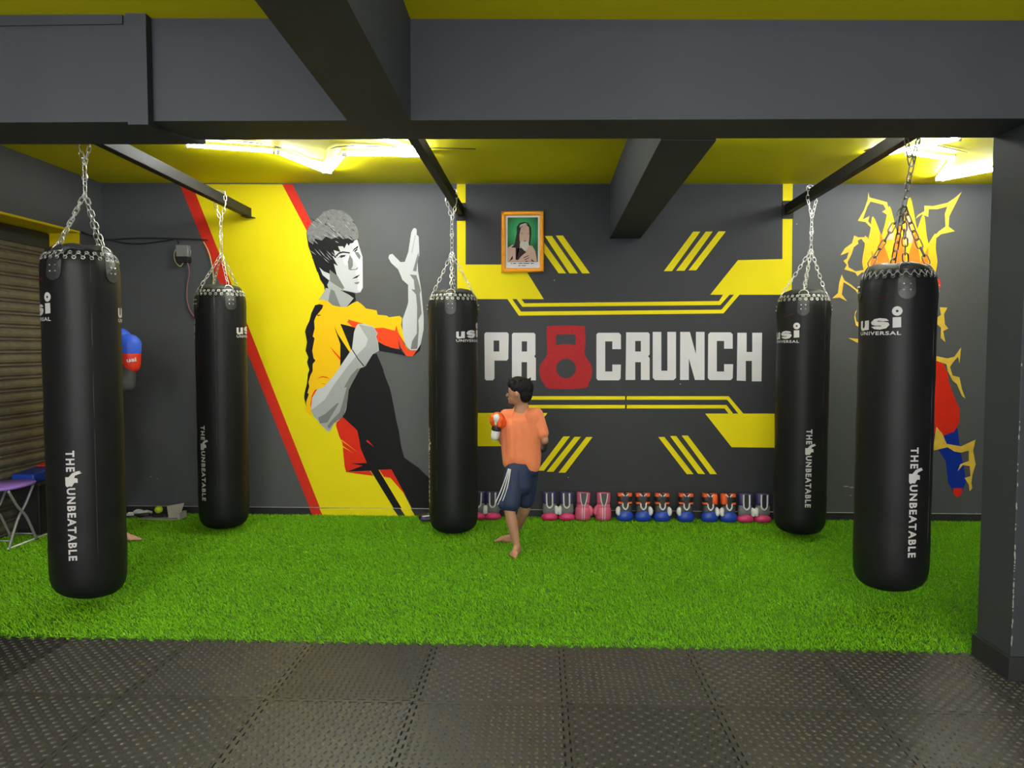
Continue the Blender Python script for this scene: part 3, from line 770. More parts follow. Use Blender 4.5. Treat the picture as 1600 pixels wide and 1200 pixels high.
paint('painted_hair_sheen', [c5((258, 355), (290, 290), (320, 250), (385, 200), (440, 140), (530, 113), (640, 130), (720, 190), (770, 270), (800, 340), (804, 425), (740, 432), (690, 415), (640, 425), (600, 395), (520, 425), (470, 390), (420, 440), (350, 420), (330, 480), (285, 450))], PM['hg'], fg, .005)
st = []
rs = random.Random(5)
for k in range(70):
    x, y = rs.uniform(290, 780), rs.uniform(180, 640)
    if y > 480 and x > 520: continue
    a = rs.uniform(.5, 1.2); ln = rs.uniform(30, 90)
    st.append(c5((x, y), (x + ln * .5, y + ln * .5 * a - 4), (x + ln, y + ln * a), (x + ln * .5 - 3, y + ln * .5 * a + 3)))
st = [s for s in st if max(p[0] for p in s) < 558 and max(p[1] for p in s) < 412 and (max(p[0] for p in s) - 480) > (max(p[1] for p in s) - 365) * .3]
paint('painted_hair_strand', st[::2], PM['md'], fg, .0054, True)
paint('painted_hair_strand', st[1::2], PM['bk'], fg, .0054, True)

sg = thing('gym_sign', 'painted gym name in white block letters with a red kettlebell', 'sign')
LET = [('P', [(60, 92), (165, 92), (172, 100), (170, 222), (163, 230), (102, 230), (102, 318), (94, 327), (62, 327), (55, 320), (53, 100)], [[(98, 132), (126, 132), (126, 186), (98, 186)]]),
       ('R', [(195, 94), (295, 94), (303, 102), (303, 200), (297, 210), (305, 218), (305, 327), (262, 327), (262, 238), (235, 238), (235, 327), (188, 327), (188, 102)], [[(236, 136), (262, 136), (262, 186), (236, 186)]]),
       ('C', [(610, 94), (712, 94), (722, 104), (722, 174), (680, 174), (680, 136), (645, 136), (645, 284), (680, 284), (680, 250), (722, 250), (720, 318), (712, 327), (610, 327), (602, 318), (602, 102)], []),
       ('R', [(748, 92), (855, 92), (863, 100), (863, 200), (855, 210), (863, 218), (863, 325), (820, 325), (820, 238), (792, 238), (792, 325), (745, 325)], [[(792, 134), (820, 134), (820, 186), (792, 186)]]),
       ('U', [(878, 90), (920, 90), (920, 280), (950, 280), (950, 90), (992, 90), (992, 315), (980, 326), (890, 326), (878, 315)], []),
       ('N', [(1013, 90), (1060, 90), (1090, 200), (1090, 90), (1132, 90), (1132, 325), (1085, 325), (1055, 220), (1055, 325), (1012, 325)], []),
       ('C', [(1160, 92), (1260, 92), (1270, 102), (1270, 172), (1228, 172), (1228, 134), (1192, 134), (1192, 284), (1228, 284), (1228, 248), (1272, 248), (1270, 316), (1260, 326), (1158, 326), (1148, 316), (1150, 102)], []),
       ('H', [(1293, 94), (1338, 94), (1338, 188), (1366, 188), (1366, 94), (1414, 94), (1411, 332), (1364, 332), (1364, 232), (1334, 232), (1334, 330), (1290, 328)], [])]
for ch, o_, hs in LET: paint('painted_letter', [(c8(*o_), [c8(*h) for h in hs])], M['white'], sg, .0008)
kb = c8((375, 60), (530, 60), (545, 75), (548, 150), (545, 200), (575, 250), (580, 290), (565, 340), (540, 365), (380, 368), (345, 345), (325, 300), (328, 250), (360, 200), (357, 110), (360, 75))
kb = [(p.x, p.y) for p in smooth_pts([(x, y, 0) for x, y in kb], 4, True)]
paint('painted_kettlebell', [(kb, [c8((403, 110), (410, 102), (492, 102), (500, 110), (500, 155), (470, 150), (430, 150), (403, 155)), c8(*circ(453, 269, 48, 28))])], M['kettle'], sg, .0008)

pn = thing('panel_mural', 'yellow angular line and block pattern framing the gym name', 'mural')
def mir(pts): return [(978 * 2 - x, y) for x, y in pts]
paint('dark_panel', [[(721, 288), (1232, 288), (1232, 806), (1209, 815), (1209, 808), (744, 804), (744, 460), (721, 460)]], M['panel'], pn, .0002)
paint('yellow_block', [c9((40, 22), (80, 22), (80, 388), (338, 388), (435, 545), (42, 545))], M['yellow'], pn, .0004)
paint('yellow_block', [c9((1522, 18), (1567, 18), (1562, 525), (1192, 525), (1318, 368), (1520, 363))], M['yellow'], pn, .0004)
for s_ in ([(490, 256), (522, 256), (645, 428), (610, 428)], [(440, 258), (472, 258), (590, 428), (552, 428)], [(383, 258), (415, 258), (537, 428), (503, 428)],
           [(1115, 238), (1147, 238), (1018, 418), (981, 418)], [(1172, 238), (1203, 238), (1075, 416), (1037, 416)], [(1230, 237), (1263, 237), (1128, 414), (1093, 414)]):
    paint('yellow_slash', [c9(*s_)], M['yellow'], pn, .0004)
paint('yellow_line', [c9((270, 545), (292, 545), (332, 602), (1243, 593), (1300, 525), (1325, 525), (1252, 610), (322, 620))], M['yellow'], pn, .0004)
paint('yellow_line', [c9((312, 545), (333, 545), (348, 564), (1232, 554), (1250, 525), (1280, 525), (1238, 572), (338, 580))], M['yellow'], pn, .0004)
ll = c8((743, 405), (1250, 405), (1322, 490), (1297, 490), (1243, 422), (743, 422)); paint('yellow_line', [ll[:-1] + [ll[-1]], ], M['yellow'], pn, .0004); paint('yellow_line', [mir(ll)], M['yellow'], pn, .0004)
ll = c8((743, 448), (1240, 448), (1272, 490), (1250, 490), (1230, 465), (743, 465)); paint('yellow_line', [ll], M['yellow'], pn, .0004); paint('yellow_line', [mir(ll)], M['yellow'], pn, .0004)
paint('yellow_block', [c8((-70, 487), (362, 487), (240, 650), (-70, 650))], M['yellow'], pn, .0004)
paint('yellow_block', [c8((1135, 490), (1475, 490), (1475, 657), (1265, 655))], M['yellow'], pn, .0004)
for s_ in ([(440, 602), (472, 602), (345, 770), (313, 770)], [(495, 604), (526, 604), (392, 775), (358, 775)], [(552, 605), (583, 605), (450, 780), (416, 780)],
           [(905, 605), (935, 605), (1078, 787), (1045, 787)], [(963, 600), (993, 600), (1135, 787), (1100, 785)], [(1020, 598), (1050, 598), (1193, 787), (1160, 787)]):
    paint('yellow_slash', [c8(*s_)], M['yellow'], pn, .0004)

bo = thing('lightning_mural', 'painted yellow lightning bolts round golden flames, behind the right front bag', 'mural')
BOLTS = [c10((283, 50), (292, 92), (430, 130), (440, 180), (475, 250), (440, 235), (390, 205), (420, 185), (400, 150), (300, 125), (275, 165), (240, 265), (292, 238), (282, 280), (325, 330), (320, 375), (305, 330), (260, 285), (200, 275), (250, 190), (278, 110)),
    c10((1013, 48), (950, 170), (915, 240), (910, 320), (958, 357), (850, 380), (790, 430), (765, 470), (780, 420), (830, 360), (885, 320), (880, 220), (900, 165), (820, 185), (755, 185), (750, 245), (700, 225), (650, 260), (670, 230), (720, 200), (720, 158), (790, 160), (900, 135), (960, 95)),
    c10((172, 390), (205, 405), (275, 402), (290, 450), (250, 445), (228, 415), (200, 430), (205, 455), (170, 480), (150, 540), (120, 600), (130, 640), (185, 670), (270, 655), (282, 668), (230, 680), (198, 708), (180, 680), (95, 655), (115, 620), (88, 588), (115, 570), (130, 520), (65, 545), (100, 490), (155, 450)),
    c10((75, 695), (95, 740), (150, 775), (185, 805), (228, 830), (198, 848), (185, 820), (140, 785), (90, 755), (75, 850), (118, 905), (60, 875), (0, 880), (45, 840), (55, 760)),
    c10((195, 970), (180, 1010), (190, 1060), (220, 1080), (220, 1115), (185, 1090), (172, 1030), (180, 985)),
    [(1325, 528), (1346, 530), (1346, 537), (1338, 535)],
    c11((105, 0), (150, 3), (130, 40), (135, 100), (155, 125), (125, 140), (138, 205), (110, 180), (112, 120), (90, 100), (90, 60), (112, 45)),
    c11((230, 235), (220, 330), (212, 290), (185, 320), (165, 350), (180, 400), (220, 410), (235, 480), (255, 535), (235, 520), (205, 450), (180, 430), (150, 370), (145, 335), (80, 312), (80, 285), (150, 300), (190, 290)),
    c11((315, 775), (300, 840), (315, 920), (295, 985), (290, 1030), (295, 1060), (280, 1078), (275, 1040), (250, 1000), (285, 990), (280, 930), (240, 925), (210, 960), (225, 920), (275, 900), (275, 840), (230, 852), (190, 845), (150, 820), (70, 840), (70, 802), (85, 700), (120, 740), (145, 800), (230, 815))]
for i_, b_ in enumerate(BOLTS): paint('painted_bolt', [b_], PM['bolt'], bo, .0024 + .0002 * i_)
# plain flames: upright tongues of different heights
def tongue(cx, base, w, top, bend=0):
    return [(p.x, p.y) for p in smooth_pts([(cx - w * .5, base, 0), (cx - w * .62, base - (base - top) * .3, 0), (cx - w * .25 + bend * .5, base - (base - top) * .72, 0), (cx + bend, top, 0), (cx + w * .3 + bend * .4, base - (base - top) * .6, 0), (cx + w * .6, base - (base - top) * .28, 0), (cx + w * .5, base, 0)], 4, False)]
for q in ((1372, 425, 34, 338, -8), (1392, 425, 34, 322, -2), (1420, 425, 38, 308, 2), (1437, 425, 30, 335, 6), (1450, 425, 24, 365, 12), (1362, 425, 24, 368, -10)):
    LAYER[0] += .0002; paint('painted_flame', [tongue(*q)], PM['fl'], bo, .0004 + LAYER[0])
paint('painted_flame_base', [[(1352, 424), (1456, 424), (1455, 440), (1438, 456), (1405, 464), (1374, 456), (1354, 441)]], PM['fl'], bo, .0022)
for q in ((1380, 425, 16, 365, -4), (1404, 425, 18, 350, 1), (1428, 425, 16, 360, 3), (1444, 425, 12, 388, 6), (1366, 425, 10, 392, -4)):
    paint('painted_flame_core', [tongue(*q)], PM['fo'], bo, .0012 + LAYER[0] * .5)
    LAYER[0] += .0003
paint('painted_flame_core', [tongue(1419, 380, 12, 332, 1), tongue(1391, 375, 9, 345, -2)], PM['fp'], bo, .0036)
paint('painted_stroke', [c11((85, 300), (118, 310), (150, 380), (160, 440), (190, 520), (225, 600), (220, 680), (190, 730), (120, 755), (70, 740)), c10((810, 715), (845, 735), (850, 790), (825, 820), (800, 800))], PM['re'], bo, .0006)
paint('painted_stroke', [c11((120, 760), (210, 705), (225, 830), (262, 1020), (235, 1085), (190, 1085), (155, 1030), (140, 900), (95, 830), (90, 780))], PM['bl'], bo, .0004)
paint('painted_stroke', [c11((185, 1060), (240, 1060), (232, 1100), (205, 1115), (188, 1095))], PM['re'], bo, .001)
bm = bmesh.new()
for x, y, w, h in ((1322, 760, 6, 1.2), (1331, 761.5, 5, 1.5), (1329, 774, 1.5, 1.2), (1500, 803, 3, 1), (888, 746, 1, 1), (1063, 600, 1, 1), (866, 438, 1.2, 1), (236, 745, 1.5, 1), (246, 748, 1, 1), (1245, 350, 1.3, 1), (1526, 806, 1, 7)):
    paint_bm(bm, [(x - w, y), (x, y - h), (x + w, y), (x, y + h)], off=.0006)
tag(bm_obj('plaster_chip', bm, M['worn']), 'tiny pale chips and scuffs in the grey paint of the back wall', 'scuff', kind='stuff')

# ================================================================== FRAMED PORTRAIT
pf = thing('framed_portrait', 'gold framed print of a long haired bearded man on a green ground', 'picture', (-.154, YW - .001, 2.33))
FW, FH = .178, .2535
def frame_side(inner, outer, d0, d1, name, m):
    bm = bmesh.new()
    def ring(w, h, y): return [bm.verts.new(p) for p in ((-w, y, -h), (w, y, -h), (w, y, h), (-w, y, h))]
    prof = [(outer, 0), (outer, -d0), (outer - .006, -d1), (outer - (outer - inner) * .5, -d0 * .7), (inner + .006, -d1 * .85), (inner, -d0 * .5), (inner, 0)]
    rs_ = [ring(FW - .0 - (outer - r), FH - (outer - r), y) for r, y in prof]
    for A, B in zip(rs_, rs_[1:] + rs_[:1]):
        for k in range(4): bm.faces.new((A[k], B[k], B[(k + 1) % 4], A[(k + 1) % 4]))
    bmesh.ops.recalc_face_normals(bm, faces=bm.faces[:])
    return bm_obj(name, bm, m, pf)
frame_side(0, .037, .022, .032, 'picture_frame', M['gold'])
bm = bmesh.new(); box(bm, -FW + .036, FW - .036, -.008, -.004, -FH + .036, FH - .036)
bm_obj('print_border', bm, mat('print_paper', (.62, .58, .58), .35), pf)
def pic(name, polys, m, off):
    # coordinates of the portrait in a 1108 x 1200 reading of the picture; frame centre (517, 605)
    bm = bmesh.new(); s = .356 / 620
    for pl in polys:
        flat, tris = tess([((x - 517) * s, -(y - 605) * s) for x, y in pl]); vs = [bm.verts.new((p.x, -.008 - off, p.y)) for p in flat]
        for t in tris:
            a, b, c = (flat[i] for i in t); q = (b - a).cross(c - a).z
            if abs(q) > 1e-12: bm.faces.new([vs[i] for i in (t if q > 0 else t[::-1])])
    return bm_obj(name, bm, m, pf)
gm = mat('print_green', (.01, .16, .05), .5, spec=.15)
n_, l_ = nt(gm); tc_ = n_.new('ShaderNodeTexCoord'); mp = n_.new('ShaderNodeMapping'); gr = n_.new('ShaderNodeTexGradient'); gr.gradient_type = 'SPHERICAL'
mp.inputs['Scale'].default_value = (6.5, 6.5, 6.5); mp.inputs['Location'].default_value = (0, 0, -.55); l_.new(tc_.outputs['Object'], mp.inputs[0]); l_.new(mp.outputs[0], gr.inputs[0])
cr = n_.new('ShaderNodeValToRGB'); cr.color_ramp.elements[0].color = (.02, .10, .04, 1); cr.color_ramp.elements[1].color = (.05, .55, .15, 1); l_.new(gr.outputs[1], cr.inputs[0]); l_.new(cr.outputs[0], n_['Principled BSDF'].inputs['Base Color'])
pic('print_background', [[(298, 252), (740, 252), (740, 895), (298, 895)]], gm, .0006)
psk = mat('print_skin', (.52, .34, .26), .5, spec=.15); phr = mat('print_hair', (.025, .012, .016), .5, spec=.15); pbd = mat('print_beard', (.50, .46, .45), .5, spec=.15)
pic('print_figure', [[(300, 690), (360, 650), (440, 640), (600, 650), (660, 665), (700, 740), (725, 870), (725, 890), (300, 890)], [(480, 380), (560, 345), (615, 400), (615, 560), (590, 690), (500, 690), (470, 560)]], psk, .0012)
pic('print_hair', [[(350, 685), (400, 640), (430, 480), (430, 390), (470, 335), (540, 318), (600, 335), (640, 400), (645, 500), (625, 660), (605, 655), (615, 520), (610, 400), (560, 345), (490, 400), (470, 500), (475, 680), (430, 860), (415, 860), (415, 690)], [(440, 870), (420, 860), (440, 700), (520, 690), (570, 760), (500, 830)], [(320, 888), (370, 800), (375, 850)], [(640, 850), (690, 892), (650, 885)]], phr, .0018)
pic('print_beard', [[(475, 640), (500, 600), (550, 590), (600, 600), (610, 660), (580, 720), (545, 735), (500, 690)], [(480, 360), (550, 335), (600, 355), (560, 350), (470, 400)]], pbd, .0024)
pic('print_hands', [[(510, 800), (560, 760), (600, 780), (620, 850), (580, 885), (500, 870), (470, 840)]], psk, .0024)
pic('print_detail', [[(480, 490), (505, 474), (530, 488), (505, 480)], [(580, 490), (600, 480), (612, 490), (600, 485)], [(525, 592), (550, 586), (575, 594), (550, 600)], [(485, 484), (500, 492), (522, 492), (505, 497)], [(582, 490), (596, 496), (610, 492), (598, 499)], [(535, 555), (548, 562), (562, 555), (548, 566)], [(530, 830), (600, 800), (606, 806), (536, 840)], [(545, 860), (610, 830), (612, 838), (550, 868)], [(545, 885), (590, 878), (585, 892)]] + [[(x, 912), (x + w, 910), (x + w, 920), (x, 921)] for x, w in ((345, 18), (375, 48), (455, 60), (525, 90), (635, 42))] + [[(x, 944), (x + w, 944), (x + w, 953), (x, 953)] for x, w in ((455, 35), (505, 60))], phr, .0030)

# ================================================================== GLOVES
GH = .232
def glove(label, kind, px, pb=815, flip=1, Y=6.075, tilt=0):
    base = at(px, pb, Y)
    t = thing('boxing_glove', label, 'boxing glove', (base.x, Y, .014), 0, 'boxing gloves standing along the back wall')
    t.rotation_euler = (-.06, tilt, 0)
    w = .066
    C = dict(A=('pink', 'gry', 'purple', 'cwhite', 'cwhite'), B=('rose', 'rose', 'rose', 'cwhite', 'rose'), C=('blue', 'dgry', 'black', 'cwhite', 'cwhite'), D=('blue', 'dgry', 'black', 'cwhite', 'cwhite'))[kind]
    bm = bmesh.new()           # padded fist, knuckles down
    hp = .062 if kind != 'B' else .115
    k = 1 if kind != 'B' else .95
    if kind == 'B':
        loft(bm, [(0, 0, .005, .030, .022, 2.4), (.004, 0, .004, .050, .036, 2.4), (.014, 0, .002, .061, .046, 2.5), (.032, 0, 0, .0665, .051, 2.5), (hp - .016, 0, 0, .0655, .050, 2.4), (hp - .004, 0, 0, .059, .045, 2.3), (hp, 0, 0, .055, .04, 2.2)])
    else:                      # domed padding, bulging to the front
        q_ = 1.0 if kind == 'A' else 1.38
        loft(bm, [(0, 0, .0, .034, .026, 2.2), (.004, 0, -.002, .054, .040, 2.2), (.014, 0, -.004, .067, .050, 2.3), (.028 * q_, 0, -.006, .071, .053, 2.3), (.042 * q_, 0, -.007, .067, .050, 2.2), (.053 * q_, 0, -.008, .056, .045, 2.1), (.061 * q_, 0, -.010, .040, .039, 2.0), (.066 * q_, 0, -.012, .020, .030, 2.0)], 26)
    bm_obj('fist_padding', bm, M[C[0]], t, True)
    bm = bmesh.new()
    loft(bm, [(hp - .014, 0, .002, .056, .040, 2.6), (.09 if hp < .09 else hp, 0, .002, .0585, .041, 2.8), (.13, 0, .003, .056, .040, 2.8), (.145, 0, .003, .052, .038, 2.6)])
    bm_obj('hand_section', bm, M[C[1]], t, True)
    bm = bmesh.new()           # open cuff
    loft(bm, [(.140, 0, .003, .053, .039, 2.8), (.16, 0, .003, .055, .040, 3), (GH - .004, 0, .004, .057, .041, 3), (GH, 0, .004, .055, .039, 3), (GH - .002, 0, .004, .050, .034, 3), (.19, 0, .004, .047, .032, 3)])
    bm_obj('cuff', bm, M[C[2]], t, True)
    bm = bmesh.new()           # thumb
    s = flip
    pts = [(s * .050, -.016, .118), (s * .058, -.026, .098), (s * .060, -.032, .074), (s * .052, -.034, .052)]
    if kind == 'B': pts = [(s * .046, -.012, .125), (s * .062, -.02, .10), (s * .066, -.024, .07), (s * .058, -.022, .045)]
    tube_path(bm, smooth_pts(pts, 3), [.012, .015, .018, .020, .0205, .020, .019, .017, .015, .008], 10)
    bm_obj('thumb', bm, M[C[4]], t, True)
    # U shaped trim round the opening
    bm = bmesh.new()
    if kind == 'B':
        for q in (-1, 1): tube_path(bm, smooth_pts([(q * .030, -.043, GH), (q * .022, -.044, .17), (q * .008, -.045, .125)]), .0045, 6)
        bm_obj('trim', bm, M['cwhite'], t, True)
        bm = bmesh.new()
        for q in (-1, 1): tube_path(bm, [(q * .010, -.042, .12), (q * .009, -.0495, .09), (q * .009, -.0505, .03), (q * .008, -.042, .008)], .003, 6)
        bm_obj('stripe', bm, M['cwhite'], t, True)
        bm = bmesh.new(); prism(bm, [(-.026, -.0425), (.026, -.0425), (.02, -.036), (-.02, -.036)], [.14] * 4, [GH - .002] * 4)
        bm_obj('tongue', bm, M['dgry'], t)
    else:
        r_ = .0065
        tube_path(bm, smooth_pts([(-.024, -.042, GH - .002), (-.024, -.045, .16), (-.020, -.046, .125), (0, -.047, .108), (.020, -.046, .125), (.024, -.045, .16), (.024, -.042, GH - .002)] if kind == 'A' else [(-.022, -.043, .152), (-.019, -.046, .122), (0, -.048, .102), (.019, -.046, .122), (.022, -.043, .152)]), r_, 8)
        bm_obj('trim', bm, M['cwhite'], t, True)
        bm = bmesh.new(); prism(bm, [(-.020, -.0425), (.020, -.0425), (.016, -.036), (-.016, -.036)], [.125] * 4, [GH - .002] * 4)
        bm_obj('tongue', bm, M['black'], t)
    if kind in 'CD':
        bm = bmesh.new()       # wrist strap
        loft(bm, [(.166, 0, .003, .0585, .0435, 3), (.17, 0, .003, .060, .045, 3), (.204, 0, .003, .060, .045, 3), (.208, 0, .003, .0585, .0435, 3)], 20)
        bm_obj('wrist_strap', bm, M['black'], t, True)
        for q in (-1, 1):
            bm = bmesh.new(); loft(bm, [(.208, q * .034, -.006, .025, .036, 3.5), (.232, q * .034, -.006, .0255, .0365, 3.5)], 12)
            bm_obj('cuff_flap', bm, M['orange'], t)
            bm = bmesh.new(); loft(bm, [(.148, q * .036, -.006, .023, .036, 3.5), (.163, q * .036, -.006, .0235, .0365, 3.5)], 12)
            bm_obj('orange_band', bm, M['orange'], t)
        bm = bmesh.new()
        for q in (-1, 1): tube_path(bm, smooth_pts([(q * .030, -.042, .229), (q * .016, -.044, .222), (q * .008, -.044, .210)]), .0055, 6)
        bm_obj('flap_edge', bm, M['cwhite'], t, True)
        if kind == 'D':
            bm = bmesh.new(); loft(bm, [(.150, -s * -.036, -.008, .024, .041, 3), (.156, s * .036, -.008, .0265, .0435, 3), (.216, s * .036, -.008, .0265, .0435, 3), (.222, s * .036, -.008, .024, .041, 3)], 16)
            bm_obj('strap_end', bm, M['orange'], t, True)
    return t
gdat = [('A', 747, 1, 'grey glove with pink fist, half hidden behind the middle punching bag'),
        ('A', 770, -1, 'grey glove with pink fist beside the boy, just right of the middle bag'),
        ('A', 859, 1, 'grey and pink glove at the left end of the long row, right of the boy'),
        ('A', 885.5, -1, 'grey and pink glove second from the left of the long row, beside a rose glove'),
        ('B', 910.5, 1, 'rose pink glove with white stripes, left one of the pair'),
        ('B', 942.5, -1, 'rose pink glove with white stripes, right one of the pair'),
        ('C', 976.5, -1, 'blue fisted glove with orange cuff, first after the rose pair'),
        ('C', 1005, 1, 'blue fisted glove with orange cuff, second after the rose pair'),
        ('C', 1034, 1, 'blue fisted glove with orange cuff, third after the rose pair'),
        ('C', 1071, -1, 'blue fisted glove with orange cuff, standing alone between gaps'),
        ('D', 1108.5, 1, 'blue glove with broad orange strap end on its right side'),
        ('D', 1138, -1, 'blue glove with broad orange strap end on its left side'),
        ('A', 1164, 1, 'grey and pink glove leaning right, beside the broad strapped blue glove'),
        ('A', 1191, -1, 'grey and pink glove at the right end of the row, beside the right rear bag')]
for k_, x_, f_, l_ab in gdat: glove(l_ab, k_, x_, flip=f_, tilt=random.uniform(-.03, .03))
# the glove lying on its side
t = thing('boxing_glove', 'black and purple glove lying on the turf left of the middle bag', 'boxing glove', (-.90, 5.97, .022), 0)
bm = bmesh.new(); ellipsoid(bm, (-.055, 0, .036), (.05, .045, .034), u=20, v=12); bm_obj('fist_padding', bm, M['black'], t, True)
bm = bmesh.new(); tube_path(bm, smooth_pts([(-.03, 0, .036), (.03, .0, .036), (.09, .01, .034), (.14, .015, .036)]), [.034] * 6 + [.03] * 6 + [.034] * 7, 14); bm_obj('cuff', bm, M['black'], t, True)
bm = bmesh.new(); tube_path(bm, smooth_pts([(-.08, -.034, .024), (-.05, -.046, .024), (-.01, -.042, .026), (.03, -.032, .03)]), [.006, .011, .014, .015, .015, .015, .015, .014, .014, .013, .012, .012, .011, .011, .01, .009, .008, .006, .004], 8); bm_obj('thumb', bm, M['purple'], t, True)
bm = bmesh.new(); tube_path(bm, smooth_pts([(-.085, -.028, .040), (-.05, -.040, .046), (0, -.034, .052), (.05, -.03, .058)]), .006, 8); tube_path(bm, [(.05, -.03, .02), (.085, -.03, .045), (.12, -.03, .055)], .012, 8); bm_obj('trim', bm, M['cwhite'], t, True)

# ================================================================== SMALL THINGS
# tennis ball, cardboard, cloth, wraps
pb_ = at(248, 801, 6.02)
bm = bmesh.new(); ellipsoid(bm, (0, 0, 0), (.033, .033, .033), u=24, v=16)
o = bm_obj('tennis_ball', bm, M['ball'], None, True); o.location = (pb_.x, 6.02, .082); tag(o, 'bright yellow green tennis ball resting on dark cloth by the back wall', 'ball')
bm = bmesh.new()
path = [(1.5, 0)]
t = thing('cardboard_lid', 'pale bent cardboard lid lying by the wall left of the rear punching bag', 'cardboard', (pb_.x, 6.0, .016))
bm = bmesh.new(); prism(bm, [(-.13, -.06), (.19, -.075), (.21, .03), (-.10, .09)], [0, 0, .004, 0], [.006, .006, .010, .006]); bm_obj('lid_panel', bm, M['card'], t)
bm = bmesh.new()
q = [(.05, .06, .085), (.205, .05, .115), (.205, -.03, .012), (.12, -.05, .012)]
vs = [bm.verts.new(p) for p in q]; bm.faces.new(vs); r_ = bmesh.ops.extrude_face_region(bm, geom=bm.faces[:])
for v in [e for e in r_['geom'] if isinstance(e, bmesh.types.BMVert)]: v.co += Vector((0, .002, .004))
bmesh.ops.recalc_face_normals(bm, faces=bm.faces[:]); bm_obj('lid_flap', bm, M['card'], t)
bm = bmesh.new(); prism(bm, [(.206, -.07), (.222, -.066), (.235, .03), (.21, .03)], [.004] * 4, [.05, .05, .06, .06]); bm_obj('lid_edge', bm, M['card'], t)
def lump(name, c, rx, ry, rz, m, label, cat, seed):
    bm = bmesh.new(); bmesh.ops.create_icosphere(bm, subdivisions=4, radius=1)
    rr = random.Random(seed); ph = [rr.uniform(0, 6) for _ in range(8)]
    for v in bm.verts:
        d = 1 + .14 * math.sin(5 * v.co.x + ph[0]) * math.sin(6 * v.co.y + ph[1]) + .08 * math.sin(11 * v.co.z + ph[2] + 5 * v.co.x) + .05 * math.sin(17 * v.co.y + ph[3])
        v.co = Vector((v.co.x * rx * d, v.co.y * ry * d, max(-.6, v.co.z * d) * rz))
    o = bm_obj(name, bm, m, None, True); o.location = c
    return tag(o, label, cat)
lump('crumpled_cloth', (pb_.x + .02, 6.03, .038), .085, .05, .024, M['black'], 'crumpled black cloth under the tennis ball', 'cloth', 3)
t = thing('hand_wraps', 'tangled black and white striped hand wraps on the turf by the left corner', 'hand wraps', (pb_.x - .17, 6.0, .018))
for k in range(9):
    bm = bmesh.new(); rr = random.Random(k + 20); pts = []
    c = (rr.uniform(-.06, .06), rr.uniform(-.03, .03))
    for j in range(6): pts.append((c[0] + .055 * math.cos(j * 1.3 + k) + .012 * j - .03, c[1] + .03 * math.sin(j * 1.3 + k), .008 + (.010 * (k % 4) + .014 * abs(math.sin(j * 1.1 + k))) * (1.15 - abs(c[0]) * 6)))
    P_ = smooth_pts(pts, 4)
    w_ = .007
    vs = [(bm.verts.new(p + Vector((0, 0, -w_))), bm.verts.new(p + Vector((0, .002, w_)))) for p in P_]
    for a, b in zip(vs, vs[1:]): bm.faces.new((a[0], b[0], b[1], a[1]))
    r_ = bmesh.ops.extrude_face_region(bm, geom=bm.faces[:])
    for v in [e for e in r_['geom'] if isinstance(e, bmesh.types.BMVert)]: v.co += Vector((0, .002, .001))
    bm_obj('wrap_loop', bm, M['cwhite'] if k % 2 else M['black'], t)

# electric box with cables
eb = thing('switch_box', 'small grey and black electric box with cables on the back wall', 'switch box', (-3.03, YW - .001, 2.24))
bm = bmesh.new(); box(bm, -.052, .052, -.055, 0, -.025, .07); bm_obj('metal_cover', bm, M['metalbox'], eb, bevel=.004)
bm = bmesh.new(); box(bm, -.048, .058, -.062, 0, -.075, -.026); bm_obj('terminal_case', bm, M['black'], eb, bevel=.004)
bm = bmesh.new(); tube_path(bm, smooth_pts([(-.045, -.03, .06), (-.075, -.03, .01), (-.07, -.03, -.06), (-.03, -.03, -.105), (.0, -.03, -.075)]), .0055, 8); bm_obj('cream_cable', bm, M['yelc'], eb, True)
bm = bmesh.new(); tube_path(bm, smooth_pts([(.035, -.03, -.075), (.045, -.02, -.16), (.02, -.012, -.27), (.015, -.01, -.38), (.035, -.01, -.47), (.075, -.01, -.53), (.115, -.01, -.58), (.12, -.01, -.75)]), .006, 8); bm_obj('mauve_cable', bm, M['pinkc'], eb, True)
bm = bmesh.new(); tube_path(bm, [(.054, -.03, .03), (.064, -.03, .03), (.066, -.03, -.01)], .003, 6); bm_obj('side_lever', bm, M['chrome'], eb, True)
bm = bmesh.new()
tube_path(bm, smooth_pts([at(128, 362, 5.9), at(160, 374, 6.17), at(220, 372, 6.18), at(280, 373, 6.18), at(325, 375, 6.185)]), .005, 6)
tag(bm_obj('wall_cable', bm, M['cable'], None, True), 'upper taut black cable strung along the back wall above the electric box', 'cable')
bm = bmesh.new(); tube_path(bm, smooth_pts([at(128, 364, 5.9), at(165, 374, 6.17), at(210, 381, 6.18), at(260, 376, 6.18), at(275, 373, 6.18), at(279, 381, 6.18)]), .0045, 6)
tag(bm_obj('wall_cable', bm, M['cable'], None, True), 'lower sagging black cable running down into the electric box', 'cable')
bm = bmesh.new(); tube_path(bm, smooth_pts([at(318, 378, 6.19), at(328, 400, 6.185), at(334, 440, 6.185), at(331, 480, 6.185)]), .005, 6)
tag(bm_obj('wall_cable', bm, M['yelc'], None, True), 'pale cable dropping behind the left rear punching bag chains', 'cable')

